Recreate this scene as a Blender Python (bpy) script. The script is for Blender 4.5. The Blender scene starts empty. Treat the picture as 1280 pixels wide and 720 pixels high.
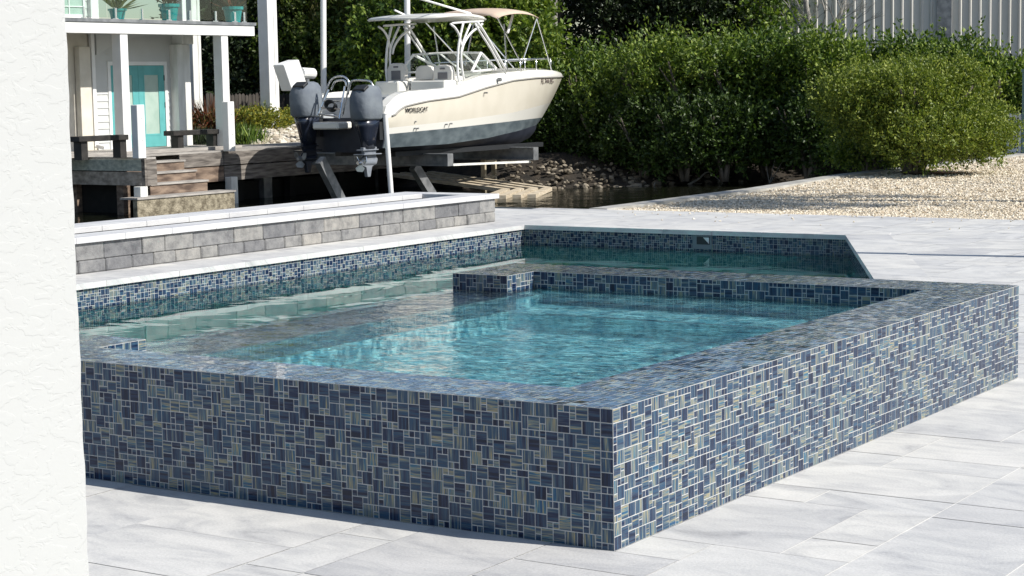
import bpy, math, random
import numpy as np
from mathutils import Vector, Matrix
R = math.radians
rnd = random.Random(7)
rs = np.random.RandomState(11)
sc = bpy.context.scene

# ------------------------------------------------------------------ camera
F, YAW, PITCH, ROLL = 2356.16, .579779, .1079114, -.0172475
CAM = np.array([3.22918, -5.55201, 1.62171])
cy_, sy_, cp_, sp_ = math.cos(YAW), math.sin(YAW), math.cos(PITCH), math.sin(PITCH)
FW = np.array([-sy_*cp_, cy_*cp_, -sp_]); r0 = np.array([cy_, sy_, 0.]); u0 = np.cross(r0, FW)
RT = math.cos(ROLL)*r0 + math.sin(ROLL)*u0
UP = -math.sin(ROLL)*r0 + math.cos(ROLL)*u0
cam = bpy.data.cameras.new('camera'); co = bpy.data.objects.new('camera', cam); sc.collection.objects.link(co)
cam.sensor_width = 36; cam.lens = 36*F/1280; cam.clip_end = 3000; cam.clip_start = .05
M = Matrix.Identity(4)
for i in range(3):
    M[i][0] = RT[i]; M[i][1] = UP[i]; M[i][2] = -FW[i]; M[i][3] = CAM[i]
co.matrix_world = M
sc.camera = co

# ------------------------------------------------------------------ light
SUN = Vector((1, .175, .85)).normalized()
el = math.asin(SUN.z); az = math.atan2(SUN.x, SUN.y)
w = bpy.data.worlds.new("World"); sc.world = w; w.use_nodes = True
nt = w.node_tree; bg = nt.nodes['Background']
sky = nt.nodes.new('ShaderNodeTexSky'); sky.sky_type = 'NISHITA'; sky.sun_disc = False
sky.sun_elevation = el; sky.sun_rotation = az; sky.air_density = 1.0; sky.dust_density = .6; sky.ozone_density = 1.2
nt.links.new(sky.outputs[0], bg.inputs[0]); bg.inputs[1].default_value = .085
sl = bpy.data.lights.new('sun', 'SUN'); sl.energy = 4.6; sl.angle = R(.5); sl.color = (1, .955, .88)
so = bpy.data.objects.new('sun', sl); sc.collection.objects.link(so)
so.rotation_euler = SUN.to_track_quat('Z', 'Y').to_euler()
sc.view_settings.view_transform = 'Standard'; sc.view_settings.look = 'None'
sc.view_settings.exposure = .37; sc.view_settings.gamma = 1

# ------------------------------------------------------------------ helpers
def ray(px, py):
    return FW + (px-640)/F*RT - (py-360)/F*UP
def onx(px, py, X): d = ray(px, py); return CAM + d*(X-CAM[0])/d[0]
def ony(px, py, Y): d = ray(px, py); return CAM + d*(Y-CAM[1])/d[1]
def onz(px, py, Z): d = ray(px, py); return CAM + d*(Z-CAM[2])/d[2]
def atD(px, py, D): return CAM + ray(px, py)*D

def mesh_np(name, V, Fc, mat, parent=None, smooth=False, uv=None, mi=None, mats=None):
    me = bpy.data.meshes.new(name)
    V = np.asarray(V, dtype=np.float32)
    if isinstance(Fc, np.ndarray):
        n, k = Fc.shape
        me.vertices.add(len(V)); me.vertices.foreach_set('co', V.ravel())
        me.loops.add(n*k); me.loops.foreach_set('vertex_index', Fc.ravel().astype(np.int32))
        me.polygons.add(n); me.polygons.foreach_set('loop_start', np.arange(0, n*k, k, dtype=np.int32))
        me.polygons.foreach_set('loop_total', np.full(n, k, dtype=np.int32))
    else:
        me.from_pydata([tuple(map(float, v)) for v in V], [], Fc)
    for m in (mats or [mat]): me.materials.append(m)
    if mi is not None: me.polygons.foreach_set('material_index', np.asarray(mi, dtype=np.int32))
    me.polygons.foreach_set('use_smooth', [smooth]*len(me.polygons))
    if uv is not None:
        l = me.uv_layers.new(name='UVMap'); l.data.foreach_set('uv', np.asarray(uv, dtype=np.float32).ravel())
    me.update(); me.validate()
    o = bpy.data.objects.new(name, me); sc.collection.objects.link(o)
    if parent is not None: o.parent = parent
    return o

def tag(o, label=None, cat=None, group=None, kind=None):
    if label: o['label'] = label
    if cat: o['category'] = cat
    if group: o['group'] = group
    if kind: o['kind'] = kind
    return o
def thing(name, label, cat, group=None):
    o = bpy.data.objects.new(name, None); sc.collection.objects.link(o)
    o.empty_display_size = .1
    return tag(o, label, cat, group)
def base_at(root):
    """put the empty at the foot of its children without moving them"""
    pts = []
    bpy.context.view_layer.update()
    for ch in root.children:
        if ch.type == 'MESH':
            bb = [Vector(c) for c in ch.bound_box]; pts += bb
    if not pts: return
    c = Vector(((min(p.x for p in pts)+max(p.x for p in pts))/2, (min(p.y for p in pts)+max(p.y for p in pts))/2, min(p.z for p in pts)))
    root.location = c
    for ch in root.children: ch.location = ch.location-c

class MB:
    def __init__(s): s.v = []; s.f = []; s.sm = []
    def add(s, vs, fs):
        n = len(s.v); s.v += [tuple(map(float, v)) for v in vs]; s.f += [tuple(i+n for i in f) for f in fs]; return s
    def box(s, x0, x1, y0, y1, z0, z1, b=0.0):
        if x0 > x1: x0, x1 = x1, x0
        if y0 > y1: y0, y1 = y1, y0
        if z0 > z1: z0, z1 = z1, z0
        if b > 0:
            vs = []; fs = []
            P = []
            for zz, ins in ((z0, b), (z0+b, 0), (z1-b, 0), (z1, b)):
                ring = [(x0+b, y0+ins), (x1-b, y0+ins), (x1-ins, y0+b), (x1-ins, y1-b), (x1-b, y1-ins), (x0+b, y1-ins), (x0+ins, y1-b), (x0+ins, y0+b)]
                P.append([(x, y, zz) for x, y in ring])
            for r_ in P: vs += r_
            for k in range(3):
                for i in range(8):
                    a = k*8+i; c = k*8+(i+1) % 8; fs.append((a, c, c+8, a+8))
            fs.append(tuple(range(7, -1, -1))); fs.append(tuple(range(24, 32)))
            return s.add(vs, fs)
        vs = [(x0,y0,z0),(x1,y0,z0),(x1,y1,z0),(x0,y1,z0),(x0,y0,z1),(x1,y0,z1),(x1,y1,z1),(x0,y1,z1)]
        return s.add(vs, [(0,3,2,1),(4,5,6,7),(0,1,5,4),(1,2,6,5),(2,3,7,6),(3,0,4,7)])
    def obox(s, c, ax, ay, az_, hx, hy, hz):
        c = Vector(c); ax = Vector(ax).normalized(); ay = Vector(ay).normalized(); az_ = Vector(az_).normalized()
        vs = []
        for k in (-1, 1):
            for (i, j) in ((-1,-1),(1,-1),(1,1),(-1,1)): vs.append(c+ax*hx*i+ay*hy*j+az_*hz*k)
        return s.add(vs, [(0,3,2,1),(4,5,6,7),(0,1,5,4),(1,2,6,5),(2,3,7,6),(3,0,4,7)])
    def beam(s, a, b, wd, ht, up=(0,0,1)):
        a = Vector(a); b = Vector(b); d = (b-a); L = d.length; d.normalize()
        side = d.cross(Vector(up)).normalized(); u = side.cross(d)
        return s.obox((a+b)/2, side, d, u, wd/2, L/2, ht/2)
    def tube(s, pts, r, n=8, r2=None, cap=True):
        pts = [Vector(p) for p in pts]; m = len(pts); rings = []
        ref = Vector((0.13, .2, 1)).normalized()
        for i, p in enumerate(pts):
            d = (pts[min(i+1, m-1)]-pts[max(i-1, 0)]).normalized()
            if abs(d.dot(ref)) > .97: ref = Vector((1, .1, 0)).normalized()
            a = d.cross(ref).normalized(); b = a.cross(d)
            rr = r if r2 is None else r+(r2-r)*i/(m-1)
            if isinstance(r, (list, tuple)): rr = r[i]
            rings.append([p+(a*math.cos(t)+b*math.sin(t))*rr for t in [2*math.pi*k/n for k in range(n)]])
            ref = b
        vs = [v for q in rings for v in q]; fs = []
        for i in range(m-1):
            for k in range(n): fs.append((i*n+k, i*n+(k+1) % n, (i+1)*n+(k+1) % n, (i+1)*n+k))
        if cap: fs.append(tuple(range(n-1, -1, -1))); fs.append(tuple((m-1)*n+k for k in range(n)))
        return s.add(vs, fs)
    def loft(s, rings, close=True, cap=True):
        n = len(rings[0]); vs = [v for q in rings for v in q]; fs = []
        for i in range(len(rings)-1):
            for k in range(n if close else n-1):
                fs.append((i*n+k, i*n+(k+1) % n, (i+1)*n+(k+1) % n, (i+1)*n+k))
        if cap and close: fs.append(tuple(range(n-1, -1, -1))); fs.append(tuple((len(rings)-1)*n+k for k in range(n)))
        return s.add(vs, fs)
    def prism(s, poly, axis, a, b):
        """poly 2-D points in the plane across axis (x: (y,z), y: (x,z), z: (x,y))"""
        def P(q, t):
            return {'x': (t, q[0], q[1]), 'y': (q[0], t, q[1]), 'z': (q[0], q[1], t)}[axis]
        n = len(poly); vs = [P(q, a) for q in poly]+[P(q, b) for q in poly]
        fs = [tuple(range(n)), tuple(range(2*n-1, n-1, -1))]+[(i, i+n, (i+1) % n+n, (i+1) % n) for i in range(n)]
        return s.add(vs, fs)
    def build(s, name, mat, parent=None, smooth=False, bevel=0, recalc=True):
        o = mesh_np(name, s.v, list(s.f), mat, parent, smooth)
        if recalc:
            import bmesh
            bm = bmesh.new(); bm.from_mesh(o.data); bmesh.ops.recalc_face_normals(bm, faces=bm.faces); bm.to_mesh(o.data); bm.free()
        if bevel:
            m = o.modifiers.new('bevel', 'BEVEL'); m.width = bevel; m.segments = 2; m.limit_method = 'ANGLE'
        if smooth == 'auto': pass
        return o
def smooth_path(pts, k=6):
    P = [np.array(p, float) for p in pts]; P = [2*P[0]-P[1]]+P+[2*P[-1]-P[-2]]; out = []
    for i in range(1, len(P)-2):
        for j in range(k):
            t = j/k; a, b, c, d = P[i-1:i+3]
            out.append(.5*((2*b)+(-a+c)*t+(2*a-5*b+4*c-d)*t*t+(-a+3*b-3*c+d)*t**3))
    out.append(P[-2]); return out

# ------------------------------------------------------------------ materials
def mat(name, col=(.5,.5,.5), rough=.5, metal=0, spec=.5, coat=0, **k):
    m = bpy.data.materials.new(name); m.use_nodes = True
    b = m.node_tree.nodes['Principled BSDF']
    b.inputs['Base Color'].default_value = (*col, 1); b.inputs['Roughness'].default_value = rough
    b.inputs['Metallic'].default_value = metal; b.inputs['Specular IOR Level'].default_value = spec
    b.inputs['Coat Weight'].default_value = coat
    return m
def N(m, t, **k):
    n = m.node_tree.nodes.new('ShaderNode'+t)
    for a, b in k.items():
        if a.startswith('i_'): n.inputs[a[2:].replace('_', ' ')].default_value = b
        else: setattr(n, a, b)
    return n
def L(m, a, b): m.node_tree.links.new(a, b)
def ramp(m, stops, interp='LINEAR'):
    n = N(m, 'ValToRGB'); e = n.color_ramp.elements; n.color_ramp.interpolation = interp
    while len(e) < len(stops): e.new(.5)
    for x, (p, c) in zip(e, stops): x.position = p; x.color = (*c, 1) if len(c) == 3 else c
    return n
def bsdf(m): return m.node_tree.nodes['Principled BSDF']
def coords(m, scale=(1,1,1), kind='Object', rot=(0,0,0)):
    tc = N(m, 'TexCoord'); mp = N(m, 'Mapping'); mp.inputs['Scale'].default_value = scale; mp.inputs['Rotation'].default_value = rot
    L(m, tc.outputs[kind], mp.inputs[0]); return mp.outputs[0]
def noisy(name, c1, c2, scale=5, rough=.6, stretch=(1,1,1), detail=4, bump=0, bscale=None, p=(.35,.65), metal=0, spec=.5, kind='Object', coat=0, bdist=.01):
    m = mat(name, c1, rough, metal, spec, coat)
    v = coords(m, stretch, kind); n = N(m, 'TexNoise'); n.inputs['Scale'].default_value = scale; n.inputs['Detail'].default_value = detail
    L(m, v, n.inputs['Vector']); r = ramp(m, [(p[0], c1), (p[1], c2)]); L(m, n.outputs['Fac'], r.inputs[0]); L(m, r.outputs[0], bsdf(m).inputs['Base Color'])
    if bump:
        n2 = N(m, 'TexNoise'); n2.inputs['Scale'].default_value = bscale or scale*4; n2.inputs['Detail'].default_value = 5; L(m, v, n2.inputs['Vector'])
        b = N(m, 'Bump'); b.inputs['Strength'].default_value = bump; b.inputs['Distance'].default_value = bdist
        L(m, n2.outputs['Fac'], b.inputs['Height']); L(m, b.outputs[0], bsdf(m).inputs['Normal'])
    return m

def glass_tile(name, wavy=.0, dark=1.0, rough=.12):
    """hand painted glass mosaic: streaks along each tile, own tone per tile"""
    m = mat(name, rough=rough, spec=.30)
    uv = N(m, 'UVMap'); uv.uv_map = 'UVMap'
    n = N(m, 'TexNoise'); n.noise_dimensions = '2D'; n.inputs['Scale'].default_value = 1; n.inputs['Detail'].default_value = 3; n.inputs['Roughness'].default_value = .72
    L(m, uv.outputs[0], n.inputs['Vector'])
    g = N(m, 'NewGeometry')
    a = N(m, 'Math', operation='MULTIPLY_ADD'); L(m, g.outputs['Random Per Island'], a.inputs[0]); a.inputs[1].default_value = .34; a.inputs[2].default_value = -.195
    b = N(m, 'Math', operation='ADD'); L(m, n.outputs['Fac'], b.inputs[0]); L(m, a.outputs[0], b.inputs[1])
    k = dark
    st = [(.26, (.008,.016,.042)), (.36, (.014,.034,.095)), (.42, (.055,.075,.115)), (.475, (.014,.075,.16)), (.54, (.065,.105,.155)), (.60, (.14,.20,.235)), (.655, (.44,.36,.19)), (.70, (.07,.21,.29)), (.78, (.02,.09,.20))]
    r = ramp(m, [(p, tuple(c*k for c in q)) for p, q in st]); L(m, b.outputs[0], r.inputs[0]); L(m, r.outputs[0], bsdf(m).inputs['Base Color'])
    tn = N(m, 'TexNoise'); tn.inputs['Scale'].default_value = 60; tn.inputs['Detail'].default_value = 2
    L(m, coords(m), tn.inputs['Vector'])
    bp = N(m, 'Bump'); bp.inputs['Strength'].default_value = .25+wavy; bp.inputs['Distance'].default_value = .002+wavy*.006
    if wavy: tn.inputs['Scale'].default_value = 16
    L(m, tn.outputs['Fac'], bp.inputs['Height'])
    L(m, bp.outputs[0], bsdf(m).inputs['Normal'])
    return m
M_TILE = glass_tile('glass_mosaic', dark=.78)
M_TILETOP = glass_tile('wet_glass_mosaic_painted_sky', wavy=.75, dark=1.4, rough=.05)  # wet gloss; the lifted colour paints sky reflection onto the tile tops
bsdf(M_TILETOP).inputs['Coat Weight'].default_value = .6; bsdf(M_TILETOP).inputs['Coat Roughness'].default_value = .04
M_GROUT = noisy('grout', (.42,.43,.43), (.55,.55,.54), 30, .8, bump=.2, bscale=200)

def plaster(name, c1, c2):
    return noisy(name, c1, c2, 1.6, .8, detail=6, p=(.3,.7))
M_POOLP = plaster('pool_plaster', (.06,.52,.49), (.16,.74,.68))
M_SPARIPPLE = noisy('spa_plaster_painted_ripples', (.04,.36,.47), (.60,.97,.98), 15, .8, detail=4, p=(.42,.58), stretch=(1,1.6,1))  # light and dark mottle paints the water's ripple light into the plaster

def water_mat(name, tint, scale, strength, dist, st=(1,1,1), refr=.35, murk=None):
    m = bpy.data.materials.new(name); m.use_nodes = True; nt = m.node_tree
    nt.nodes.remove(nt.nodes['Principled BSDF']); out = nt.nodes['Material Output']
    v = coords(m, st)
    n = N(m, 'TexNoise'); n.inputs['Scale'].default_value = scale; n.inputs['Detail'].default_value = 3; n.inputs['Distortion'].default_value = .6; L(m, v, n.inputs['Vector'])
    n2 = N(m, 'TexNoise'); n2.inputs['Scale'].default_value = scale*.23; n2.inputs['Detail'].default_value = 1; L(m, v, n2.inputs['Vector'])
    ad = N(m, 'Math', operation='MULTIPLY_ADD'); L(m, n2.outputs['Fac'], ad.inputs[0]); ad.inputs[1].default_value = 2.2; L(m, n.outputs['Fac'], ad.inputs[2])
    b = N(m, 'Bump'); b.inputs['Strength'].default_value = strength; b.inputs['Distance'].default_value = dist; L(m, ad.outputs[0], b.inputs['Height'])
    fr = N(m, 'Fresnel'); fr.inputs['IOR'].default_value = 1.33; L(m, b.outputs[0], fr.inputs['Normal'])
    gl = N(m, 'BsdfGlossy'); gl.inputs['Roughness'].default_value = .02; L(m, b.outputs[0], gl.inputs['Normal'])
    if murk:
        low = N(m, 'BsdfDiffuse'); low.inputs['Color'].default_value = (*murk, 1); lo = low.outputs[0]
    else:
        tr = N(m, 'BsdfTransparent'); tr.inputs['Color'].default_value = (*tint, 1)
        rf = N(m, 'BsdfRefraction'); rf.inputs['Color'].default_value = (*tint, 1); rf.inputs['IOR'].default_value = 1.33; rf.inputs['Roughness'].default_value = 0; L(m, b.outputs[0], rf.inputs['Normal'])
        mx = N(m, 'MixShader'); mx.inputs[0].default_value = refr; L(m, tr.outputs[0], mx.inputs[1]); L(m, rf.outputs[0], mx.inputs[2]); lo = mx.outputs[0]
    ms = N(m, 'MixShader'); L(m, fr.outputs[0], ms.inputs[0]); L(m, lo, ms.inputs[1]); L(m, gl.outputs[0], ms.inputs[2])
    L(m, ms.outputs[0], out.inputs['Surface'])
    return m
M_POOLW = water_mat('pool_water', (.72,.97,.95), 1.0, .35, .028, (1,1,1), .3)
M_SPAW = water_mat('spa_water', (.86,.98,.99), 19, 1.0, .019, (1,1.2,1), .38)
M_CANAL = water_mat('canal_water', (.3,.3,.2), 3, .25, .04, murk=(.012,.014,.008))

M_WHITE = noisy('white_paint', (.74,.74,.72), (.80,.80,.79), 3, .45, bump=.05)
M_WHITEW = noisy('weathered_white_paint', (.62,.62,.58), (.78,.78,.75), 6, .6, stretch=(1,1,.25), bump=.1)
M_GEL = mat('white_gelcoat', (.80,.79,.74), .18, coat=.4)
M_BEIGE = noisy('cream_gelcoat', (.64,.60,.51), (.68,.64,.55), 2, .2, coat=.4)
M_STEEL = mat('polished_tube', (.80,.81,.82), .22, metal=.9)
M_TUBE = mat('white_powder_coat', (.80,.80,.79), .3)
M_GALV = noisy('galvanised_steel', (.20,.21,.22), (.34,.35,.36), 6, .5, metal=.6, bump=.05)
M_DARK = mat('dark_rubber', (.02,.022,.025), .5)
M_BLACKP = mat('black_letters', (.015,.015,.018), .4)
M_TURQ = noisy('turquoise_paint', (.10,.36,.36), (.12,.41,.41), 4, .4)
M_POT = noisy('turquoise_glaze', (.02,.26,.27), (.03,.34,.35), 5, .25)

def travertine():
    m = mat('marble_paver', (.6,.6,.6), .55)
    uv = N(m, 'UVMap'); uv.uv_map = 'UVMap'
    mp = N(m, 'Mapping'); mp.inputs['Scale'].default_value = (2.2, 5.0, 1); L(m, uv.outputs[0], mp.inputs[0])
    n = N(m, 'TexNoise'); n.inputs['Scale'].default_value = 1.0; n.inputs['Detail'].default_value = 8; n.inputs['Distortion'].default_value = 1.1; n.inputs['Roughness'].default_value = .62
    L(m, mp.outputs[0], n.inputs['Vector'])
    r = ramp(m, [(.25, (.36,.36,.37)), (.40, (.56,.56,.56)), (.54, (.665,.66,.645)), (.72, (.75,.74,.72))]); L(m, n.outputs['Fac'], r.inputs[0])
    g = N(m, 'NewGeometry'); r2 = ramp(m, [(0, (.84,.84,.85)), (.4, (.95,.95,.945)), (1, (1.0,.99,.965))]); L(m, g.outputs['Random Per Island'], r2.inputs[0])
    mx = N(m, 'MixRGB', blend_type='MULTIPLY'); mx.inputs[0].default_value = 1; L(m, r.outputs[0], mx.inputs[1]); L(m, r2.outputs[0], mx.inputs[2])
    n2 = N(m, 'TexNoise'); n2.inputs['Scale'].default_value = 90; n2.inputs['Detail'].default_value = 4; L(m, coords(m), n2.inputs['Vector'])
    r3 = ramp(m, [(.3, (.9,.9,.9)), (.6, (1.02,1.02,1.02))]); L(m, n2.outputs['Fac'], r3.inputs[0])
    mx2 = N(m, 'MixRGB', blend_type='MULTIPLY'); mx2.inputs[0].default_value = 1; L(m, mx.outputs[0], mx2.inputs[1]); L(m, r3.outputs[0], mx2.inputs[2])
    L(m, mx2.outputs[0], bsdf(m).inputs['Base Color'])
    b = N(m, 'Bump'); b.inputs['Strength'].default_value = .35; b.inputs['Distance'].default_value = .003; L(m, n2.outputs['Fac'], b.inputs['Height']); L(m, b.outputs[0], bsdf(m).inputs['Normal'])
    return m
M_PAVER = travertine()
M_JOINT = noisy('paver_joint', (.78,.78,.77), (.84,.84,.83), 20, .8)
M_CAP = noisy('cap_stone', (.52,.52,.54), (.66,.66,.65), 2.5, .6, stretch=(3,1,3), detail=8, bump=.3, bscale=60)

# ------------------------------------------------------------------ tilings
def tiling(nu, nv, sizes, seed, blocked=None, probs=None):
    rg = random.Random(seed); occ = [[False]*nv for _ in range(nu)]
    if blocked:
        for i in range(nu):
            for j in range(nv):
                if blocked(i, j): occ[i][j] = True
    out = []
    for si, (a, b) in enumerate(sizes):
        cells = [(i, j) for i in range(nu-a+1) for j in range(nv-b+1)]; rg.shuffle(cells)
        p = 1 if probs is None else probs[si]
        for (i, j) in cells:
            if occ[i][j] or (p < 1 and rg.random() > p): continue
            if any(occ[i+x][j+y] for x in range(a) for y in range(b)): continue
            for x in range(a):
                for y in range(b): occ[i+x][j+y] = True
            out.append((i, j, i+a, j+b))
    return out
UNIT = .025
_mcache = {}
def mosaic(name, faces, parent, seed=0):
    """faces: list of (origin, U, V, W, H, tile?) rectangles; normal = U x V. Tiles proud of a grout bed."""
    V = []; UVs = []; mi = []
    rg = random.Random(seed+99)
    for (O, U, Vv, W, H) in faces:
        O = np.array(O, float); U = np.array(U, float); Vv = np.array(Vv, float); nn = np.cross(U, Vv)
        V += [O, O+U*W, O+U*W+Vv*H, O+Vv*H]; UVs += [(0,0)]*4; mi.append(1)
        nu = max(1, round(W/UNIT)); nv = max(1, round(H/UNIT)); su, sv = W/nu, H/nv
        seed += 1
        cells = tiling(nu, nv, [(2,2),(2,2),(1,2),(2,1),(1,1)], seed, probs=[.92,.6,.16,.12,1])
        g = .0017
        for (i, j, i2, j2) in cells:
            a, b, c, d = i*su+g, j*sv+g, i2*su-g, j2*sv-g
            t = [rg.gauss(0, .00014) for _ in range(2)]
            P = [O+U*x+Vv*y+nn*(.0007+t[0]*(1 if x == a else -1)+t[1]*(1 if y == b else -1)) for x, y in ((a,b),(c,b),(c,d),(a,d))]
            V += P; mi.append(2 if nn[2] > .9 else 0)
            o1, o2 = rg.random()*900, rg.random()*900
            w1, h1 = (c-a)*62, (d-b)*2.2
            if rg.random() < .5: UVs += [(o1,o2),(o1+w1,o2),(o1+w1,o2+h1),(o1,o2+h1)]
            else:
                w1, h1 = (d-b)*62, (c-a)*2.2
                UVs += [(o1,o2),(o1,o2+h1),(o1+w1,o2+h1),(o1+w1,o2)]
    n = len(mi)
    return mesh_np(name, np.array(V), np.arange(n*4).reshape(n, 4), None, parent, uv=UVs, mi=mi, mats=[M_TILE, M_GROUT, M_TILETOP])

# ------------------------------------------------------------------ ground
X, Y, Z = (1,0,0), (0,1,0), (0,0,1); nX, nY, nZ = (-1,0,0), (0,-1,0), (0,0,-1)
canal = np.array([(-33,-60),(-33,24.0),(-27.5,24.1),(-27.5,33.5),(-23.2,33.6),(-21.6,34.2),(-20.2,35.6),(-17.6,39.2),(-14.5,41.5),(-11.4,40),(-9.6,34),(-9.25,15.2),(-10.75,14.6),(-10.75,-60)])
def sdist(x, y, poly):
    x = np.asarray(x, float); y = np.asarray(y, float); ins = np.zeros(x.shape, bool); dm = np.full(x.shape, 1e9)
    n = len(poly)
    for i in range(n):
        x1, y1 = poly[i]; x2, y2 = poly[(i+1) % n]
        dx, dy = x2-x1, y2-y1; t = np.clip(((x-x1)*dx+(y-y1)*dy)/(dx*dx+dy*dy), 0, 1)
        dm = np.minimum(dm, np.hypot(x-x1-t*dx, y-y1-t*dy))
        c = ((y1 > y) != (y2 > y)); xi = (x2-x1)*(y-y1)/(y2-y1+1e-12)+x1; ins ^= c & (x < xi)
    return np.where(ins, -dm, dm)
def hash2(x, y, s=1.0):
    return .5*np.sin(x*1.3*s+1.7*np.sin(y*.9*s))+.5*np.sin(y*1.7*s+1.3*np.sin(x*1.1*s+2))
def ground_z(x, y):
    d = sdist(x, y, canal)
    near = None
    far = np.clip(-1.12+d*.30, -1.12, -.25)+.05*hash2(x, y, 2.0)*np.clip(d, 0, 1)
    west = np.clip(-1.1+d*.9, -1.1, .12)
    z = np.where(x < -27.4, west, far)
    # gravel side: flat, just below the paving
    e = np.clip((x+9.2)/1.2, 0, 1)
    gz = -.05+.02*hash2(x, y, 1.2)
    nearm = (x > -9.3) & (y < 36)
    z = np.where(nearm, gz-1.0*np.clip((y-33)/10, 0, 1)*0, z)
    blend = np.clip((y-34)/6, 0, 1); z = np.where((x > -9.3) & (y >= 34), gz*(1-blend)+blend*np.maximum(far, -.3), z)
    z = np.where((x > -10.9) & (x <= -9.2) & (y < 15.0) & (d > 0), -.2, z)
    z = np.where(d < 0, np.maximum(-2.4, -1.12+d*1.2), z)
    # keep clear below the pool and spa
    z = np.where((x > -10.0) & (x < 1) & (y > -1) & (y < 14.2), -2.6, z)
    return z
gx = np.concatenate([[-900,-400,-150,-80], np.arange(-60, 30.1, .5), [60, 150, 400, 900]])
gy = np.concatenate([[-900,-300,-80], np.arange(-30, 70.1, .5), [100, 200, 500, 1200]])
GX, GY = np.meshgrid(gx, gy, indexing='ij'); GZ = ground_z(GX, GY)
ni, nj = GX.shape
idx = np.arange(ni*nj).reshape(ni, nj)
Fq = np.stack([idx[:-1,:-1], idx[1:,:-1], idx[1:,1:], idx[:-1,1:]], -1).reshape(-1, 4)
M_SOIL = noisy('leaf_litter_soil', (.012,.010,.007), (.045,.034,.023), 3, .95, detail=8, bump=.8, bscale=14, bdist=.05)
tag(mesh_np('ground', np.stack([GX, GY, GZ], -1).reshape(-1, 3), Fq, M_SOIL, smooth=True), kind='structure')
tag(MB().add([(-60,-60,-1.0),(-9.0,-60,-1.0),(-9.0,60,-1.0),(-60,60,-1.0)], [(0,1,2,3)]).build('canal_water', M_CANAL, recalc=False), kind='structure')
# concrete seawall around the near plot
M_CONC = noisy('concrete', (.30,.29,.26), (.46,.45,.42), 3, .8, detail=8, bump=.4, bscale=30)
sw = MB()
sw.box(-11.0, -10.72, -20, 15.0, -2.5, -.075); sw.prism([(-10.72,14.75),(-9.2,15.2),(-9.2,15.48),(-10.9,15.0)], 'z', -2.5, -.02)
sw.prism([(-9.22,15.3),(-8.95,15.3),(-8.95,20),(-9.3,24),(-9.1,30),(-9.1,36),(-9.4,36),(-9.4,30),(-9.6,24),(-9.25,20)], 'z', -2.5, .01)
tag(sw.build('seawall', M_CONC), 'pale concrete seawall edging the canal beside the gravel', 'seawall')

# ------------------------------------------------------------------ pool + deck
PXL, PYF, PYN = -8.52, 12.66, .30
WZ = -.215
pool_poly = [(PXL, PYN), (-3.22, PYN), (-3.22, 4.34), (-.44, 4.34), (-4.52, PYF), (PXL, PYF)]
pp = np.array(pool_poly)
U2 = .255; DX0, DY0 = -10.71, -7.141
nu, nv = 72, 88
ci, cj = np.meshgrid(np.arange(nu), np.arange(nv), indexing='ij')
cxs = DX0+(ci+.5)*U2; cys = DY0+(cj+.5)*U2
sd = sdist(cxs, cys, pp)
spa_in = (cxs > -3.5) & (cxs < .0) & (cys > .05) & (cys < 4.34)
plant_in = np.zeros_like(spa_in)
cut = (cys > 15.0+ (cxs+10.7)*.25) & (cxs < -9.1)
blk = (sd < .18) | spa_in | cut
tiles = tiling(nu, nv, [(2,3),(3,2),(2,2),(2,2),(2,1),(1,2),(1,1)], 5, blocked=lambda i, j: bool(blk[i, j]), probs=[.12,.14,.35,.3,.9,1,1])
V = []; UVs = []; mi = []
g = .0021
for (i, j, i2, j2) in tiles:
    a, b, c, d = DX0+i*U2+g, DY0+j*U2+g, DX0+i2*U2-g, DY0+j2*U2-g
    z = rnd.gauss(0, .0005)
    V += [(a,b,z),(c,b,z),(c,d,z),(a,d,z)]; mi.append(0)
    o1, o2 = rnd.random()*200, rnd.random()*200
    q = [(o1,o2),(o1+c-a,o2),(o1+c-a,o2+d-b),(o1,o2+d-b)]
    if rnd.random() < .3: q = [(o1,o2),(o1,o2+(c-a)),(o1+(d-b),o2+(c-a)),(o1+(d-b),o2)]
    UVs += q
# joint bed under the pavers, as cells so the pool stays open
for i in range(nu):
    j = 0
    while j < nv:
        if blk[i, j]: j += 1; continue
        k = j
        while k < nv and not blk[i, k]: k += 1
        a, c = DX0+i*U2, DX0+(i+1)*U2; b, d = DY0+j*U2, DY0+k*U2
        V += [(a,b,-.0025),(c,b,-.0025),(c,d,-.0025),(a,d,-.0025)]; UVs += [(0,0)]*4; mi.append(1); j = k
deck = mesh_np('pool_deck', np.array(V), np.arange(len(mi)*4).reshape(-1, 4), None, uv=UVs, mi=mi, mats=[M_PAVER, M_JOINT])
tag(deck, kind='structure')
db = MB()
db.box(-10.71, 7.6, 15.30, 15.31, -.12, -.004)
db.box(-10.72, -10.712, -7.1, 14.7, -.2, -.004)
tag(db.build('deck_edge', M_CONC), kind='structure')

pool = thing('swimming_pool', 'sunken swimming pool with blue mosaic waterline beyond the raised spa', 'pool')
# coping: mitred slabs 4 mm above the pavers
def slab(mb, poly, z0, z1): mb.prism(poly, 'z', z0, z1)
M_COPE = M_PAVER
def offs(poly_pts, w): return poly_pts
cop = MB(); ov = .03
cop_pieces = []
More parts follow.
